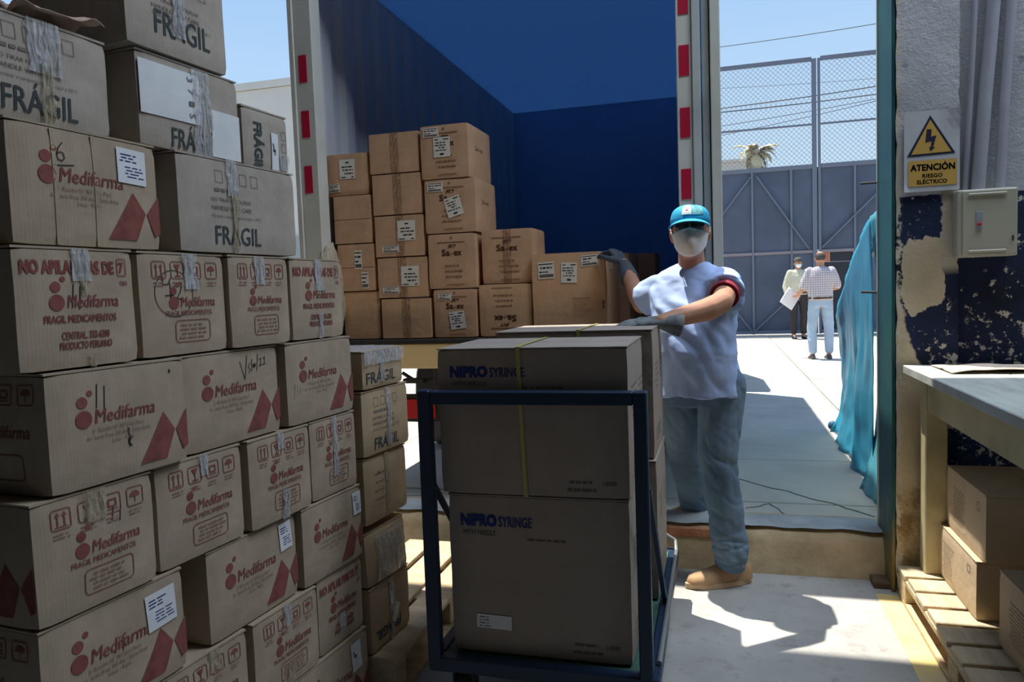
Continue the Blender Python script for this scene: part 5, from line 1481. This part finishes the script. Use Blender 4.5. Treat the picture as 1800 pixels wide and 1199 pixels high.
# cap
CAPM = mat('turquoise_cap', (.03, .36, .60), .7, var=.1, scale=8, bump=.12, bscale=50)
bm = bmesh.new(); R = []
for k in range(9):
    a = pi / 2 * k / 8; z = 1.676 + .082 * sin(a) ** .9; f = cos(a) ** .55 if k < 8 else .05
    R.append([Vector((HX + .089 * f * cos(t), HY + .004 + .107 * f * sin(t), z + .012 * max(0, -sin(t)) * (1 - k / 8) * 0)) for t in [2 * pi * q / 40 for q in range(40)]])
loft(bm, R)
for v in bm.verts: v.co += (v.co - Vector((HX, HY, 1.65))).normalized() * .0025 * noise.noise(v.co * 22)
cap = wkb('cap', bm, CAPM)
bm = bmesh.new(); g = []
for i in range(25):
    u = -1 + 2 * i / 24; t = -pi / 2 + u * 1.22; row = []
    for j in range(7):
        q = j / 6
        bx, by = HX + .088 * cos(t), HY + .004 + .106 * sin(t); ex, ey = HX + .098 * sin(u * 1.2), HY - .100 - .078 * cos(u * 1.35) ** .8 if abs(u) < 1 else by
        x = bx + (ex - bx) * q; y = by + (ey - by) * q; z = 1.686 - .010 * q - .024 * u * u - .006 * q * q
        row.append(bm.verts.new((x, y, z)))
    g.append(row)
for i in range(24):
    for j in range(6): bm.faces.new((g[i][j], g[i + 1][j], g[i + 1][j + 1], g[i][j + 1]))
o = wkb('brim', bm, CAPM); md = o.modifiers.new('s', 'SOLIDIFY'); md.thickness = .003; o.parent = cap; o.matrix_parent_inverse = Matrix.Identity(4)
def dome(t, k, off=.003):
    a = pi / 2 * k; z = 1.676 + .082 * sin(a) ** .9; f = cos(a) ** .55
    p = Vector((HX + .089 * f * cos(t), HY + .004 + .107 * f * sin(t), z)); return p + (p - Vector((HX, HY, 1.66))).normalized() * off
def cap_patch(name, t0, t1, k0, k1, material, off):
    bm = bmesh.new(); g = [[bm.verts.new(dome(t0 + (t1 - t0) * i / 8, k0 + (k1 - k0) * j / 6, off)) for j in range(7)] for i in range(9)]
    for i in range(8):
        for j in range(6): bm.faces.new((g[i][j], g[i + 1][j], g[i + 1][j + 1], g[i][j + 1]))
    o = wkb(name, bm, material); o.parent = cap; o.matrix_parent_inverse = Matrix.Identity(4); return o
o = cap_patch('cap_patch', -pi / 2 - .38, -pi / 2 + .12, .22, .66, mat('white_patch', (.72, .76, .74), .7), .0035); o['label'] = 'white front patch'
cap_patch('emblem', -pi / 2 - .22, -pi / 2 - .06, .38, .56, mat('pink_emblem', (.62, .40, .42), .7), .0045)
cap_patch('cap_patch', -pi / 2 + .14, -pi / 2 + .75, .20, .62, mat('green_blue_print', (.25, .60, .55), .7, var=.5, scale=30, col2=(.05, .25, .35)), .0035)

# --- the two men by the gate
def figure(label, loc, face, hgt, shirt, trouser, shoe_m, arms, cap_m=None, mask=False, hair=None, legs=.16, bald=False, skin=SKIN, sleeve=.62, paper=False):
    r_ = empty('person', loc, face); tag(r_, label, 'person'); k = hgt / 1.72
    V = lambda x, y, z: Vector((x, y, z)) * k
    def add(name, me, material, smooth=180):
        return link(name, me, material, r_, smooth)
    J = {}
    for s in (-1, 1):
        J[s] = dict(sh=V(s * .185, 0, 1.40), hip=V(s * .09, 0, .88), kn=V(s * (legs * .5 + .03), .02, .48), an=V(s * legs * .62, -.01, .09))
    bm = bmesh.new()
    ellipsoid(bm, V(0, .0, 1.61), V(.074, .093, .105)); ellipsoid(bm, V(0, .035, 1.55), V(.056, .060, .058)); ellipsoid(bm, V(0, .098, 1.585), V(.014, .018, .022))
    for s in (-1, 1): ellipsoid(bm, V(s * .077, -.005, 1.59), V(.010, .018, .030)); ellipsoid(bm, V(s * .03, .082, 1.625), V(.022, .014, .010))
    capsule(bm, V(0, -.01, 1.54), V(0, -.02, 1.40), .056 * k, .064 * k)
    ellipsoid(bm, V(0, -.01, 1.33), V(.17, .09, .10)); ellipsoid(bm, V(0, 0, 1.15), V(.145, .10, .22)); ellipsoid(bm, V(0, 0, .92), V(.14, .10, .12))
    for s in (-1, 1):
        e_, h_ = arms[s]; e_, h_ = V(*e_), V(*h_); j = J[s]
        capsule(bm, j['sh'], e_, .046 * k, .038 * k); capsule(bm, e_, h_, .038 * k, .027 * k)
        d = (h_ - e_).normalized(); n = d.cross(Vector((s, 0, 0.01))); n = n if n.length > .1 else Vector((0, 0, 1))
        hand_parts(bm, h_, d, n * s, Vector((-s, 0, .3)), (radians(22), radians(22), radians(18)), 1.0, .06, (.6, .6, -.2), k)
        capsule(bm, j['hip'], j['kn'], .075 * k, .052 * k); capsule(bm, j['kn'], j['an'], .050 * k, .036 * k); capsule(bm, j['an'], j['an'] + V(0, .12, -.045), .034 * k, .026 * k)
    add('body', remesh(bm, .009, 4), skin)
    bm = bmesh.new()
    loft(bm, [ell_ring(V(0, cy, z), rx * k, ry * k, 28, 2.4) for z, cy, rx, ry in ((1.475, -.02, .065, .062), (1.45, -.02, .12, .08), (1.41, -.015, .19, .10), (1.33, -.01, .205, .125), (1.18, 0, .195, .13), (1.02, 0, .185, .13), (.93, 0, .182, .13))])
    for s in (-1, 1):
        e_, h_ = V(*arms[s][0]), V(*arms[s][1]); j = J[s]
        capsule(bm, j['sh'] + V(-s * .02, 0, 0), j['sh'].lerp(e_, min(1, sleeve)), .076 * k, .066 * k)
        if sleeve > 1: capsule(bm, e_, e_.lerp(h_, sleeve - 1), .062 * k, .046 * k)
    me = remesh(bm, .012, 3); folds(me, lambda p: .008 * fbm(p, (7, 7, 6), 3) + .004 * fbm(p, (18, 18, 14), 8)); add('shirt', me, shirt)
    bm = bmesh.new()
    for s in (-1, 1):
        j = J[s]; capsule(bm, j['hip'] + V(0, 0, .03), j['kn'], .098 * k, .076 * k); capsule(bm, j['kn'], j['an'] + V(0, 0, .055), .076 * k, .066 * k)
    loft(bm, [ell_ring(V(0, 0, z), .165 * k, .115 * k, 24, 2.3) for z in (.84, .90, .985)])
    me = remesh(bm, .012, 3); folds(me, lambda p: .006 * fbm(p, (8, 8, 14), 5)); add('trousers', me, trouser)
    bm = bmesh.new(); R = [ell_ring(V(0, 0, z), rx * k, ry * k, 28, 2.3) for z, rx, ry in ((.955, .180, .128), (.965, .188, .136), (.99, .188, .136), (1.0, .180, .128))]
    loft(bm, R); add('belt', (lambda b: (lambda m_: (b.to_mesh(m_), b.free(), m_)[2])(bpy.data.meshes.new('belt')))(bm), mat('brown_belt', (.09, .05, .03), .6))
    for s in (-1, 1):
        a_ = J[s]['an']; bm = bmesh.new(); R = []
        for q, hw, hh in ((-.075, .026, .055), (-.04, .036, .080), (.03, .040, .078), (.09, .046, .055), (.15, .044, .042), (.19, .030, .030), (.205, .010, .015)):
            c = Vector((a_.x, a_.y + q * k, 0)); R.append([c + Vector((hw * k * cos(pi * t / 13), 0, .003 + hh * k * max(0, sin(pi * t / 13)) ** .7)) for t in range(14)])
        loft(bm, R); me = bpy.data.meshes.new('shoe'); bm.to_mesh(me); bm.free(); add('shoe', me, shoe_m, 60)
    if hair:
        bm = bmesh.new(); ellipsoid(bm, V(0, -.020, 1.622 if bald else 1.63), V(.081, .088, .076 if bald else .092)); me = remesh(bm, .010, 2); add('hair', me, hair)
    if cap_m:
        bm = bmesh.new(); R = []
        for q in range(7):
            a = pi / 2 * q / 6; f = max(cos(a) ** .6, .05); R.append(ell_ring(V(0, 0, 1.645 + .085 * sin(a)), .086 * f * k, .103 * f * k, 24))
        loft(bm, R)
        loft(bm, [ell_ring(V(0, .075, z), .075 * k, .10 * k, 20) for z in (1.645, 1.652)])
        me = bpy.data.meshes.new('cap'); bm.to_mesh(me); bm.free(); add('cap', me, cap_m, 50)
    if mask:
        bm = bmesh.new(); ellipsoid(bm, V(0, .058, 1.555), V(.060, .062, .052)); me = bpy.data.meshes.new('m'); bm.to_mesh(me); bm.free(); add('face_mask', me, mat('bright_mask', (.80, .80, .79), .8))
    return r_

def plaid():
    m = bpy.data.materials.new('checked_shirt'); m.use_nodes = True; t = m.node_tree; b = t.nodes['Principled BSDF']; b.inputs['Roughness'].default_value = .85
    co = nd(t, 'ShaderNodeTexCoord'); sp = nd(t, 'ShaderNodeSeparateXYZ'); t.links.new(co.outputs['Object'], sp.inputs[0]); prev = None
    for ax, per in (('X', .034), ('Z', .036), ('X', .017)):
        d = nd(t, 'ShaderNodeMath', operation='DIVIDE'); d.inputs[1].default_value = per; t.links.new(sp.outputs[ax], d.inputs[0])
        f = nd(t, 'ShaderNodeMath', operation='FRACT'); t.links.new(d.outputs[0], f.inputs[0])
        g = nd(t, 'ShaderNodeMath', operation='LESS_THAN'); g.inputs[1].default_value = .26; t.links.new(f.outputs[0], g.inputs[0])
        mx = nd(t, 'ShaderNodeMix', data_type='RGBA', blend_type='MULTIPLY'); t.links.new(g.outputs[0], mx.inputs[0])
        if prev is None: mx.inputs[6].default_value = (.60, .56, .58, 1)
        else: t.links.new(prev, mx.inputs[6])
        mx.inputs[7].default_value = (.62, .60, .66, 1) if per > .02 else (.85, .80, .80, 1); prev = mx.outputs[2]
    t.links.new(prev, b.inputs['Base Color']); return m
pb = at(1443, 631, z=.132)
man = figure('man seen from behind in a checked shirt and pale jeans in the yard', (pb.x, pb.y, .132), radians(6), 1.72, plaid(), mat('pale_blue_denim', (.36, .47, .60), .85, var=.15, scale=4),
       mat('dark_shoe', (.10, .09, .09), .6), {-1: ((-.265, .02, 1.12), (-.30, .24, 1.03)), 1: ((.275, .03, 1.14), (.20, .27, 1.10))}, hair=mat('dark_grey_hair', (.07, .06, .055), .8), bald=True, legs=.20, sleeve=.85)
bm = bmesh.new(); bmesh.ops.create_grid(bm, x_segments=10, y_segments=8, size=.5)
for v in bm.verts:
    x, y = v.co.x, v.co.y; v.co = (x * .24 - .03 * y, .03 * sin(x * 4) + .05 * y, y * .28)
M = Matrix.Rotation(radians(38), 4, 'Y')
for v in bm.verts: v.co = M @ v.co
o = bm_done(bm, 'paper_sheet', mat('bright_paper', (.80, .80, .82), .7), None, 60); md = o.modifiers.new('s', 'SOLIDIFY'); md.thickness = .002
pp = at(1389, 525, y=pb.y + .30); o.location = pp
tag(o, 'white paper sheet in the hand of the man in the checked shirt', 'paper')
pg = at(1404, 595, z=.132)
figure('man in cap, white mask, cream shirt and dark trousers standing by the gate', (pg.x, pg.y, .132), pi + .1, 1.76, mat('cream_shirt', (.56, .55, .42), .85, var=.1, scale=5), mat('black_trousers', (.035, .03, .03), .8),
       mat('black_shoe', (.02, .02, .02), .5), {-1: ((-.25, .02, 1.12), (-.20, .22, 1.00)), 1: ((.26, .0, 1.12), (.24, .10, .88))}, cap_m=mat('dark_olive_cap', (.10, .10, .08), .8), mask=True, hair=mat('black_hair', (.02, .02, .02), .7), bald=True, sleeve=1.7)
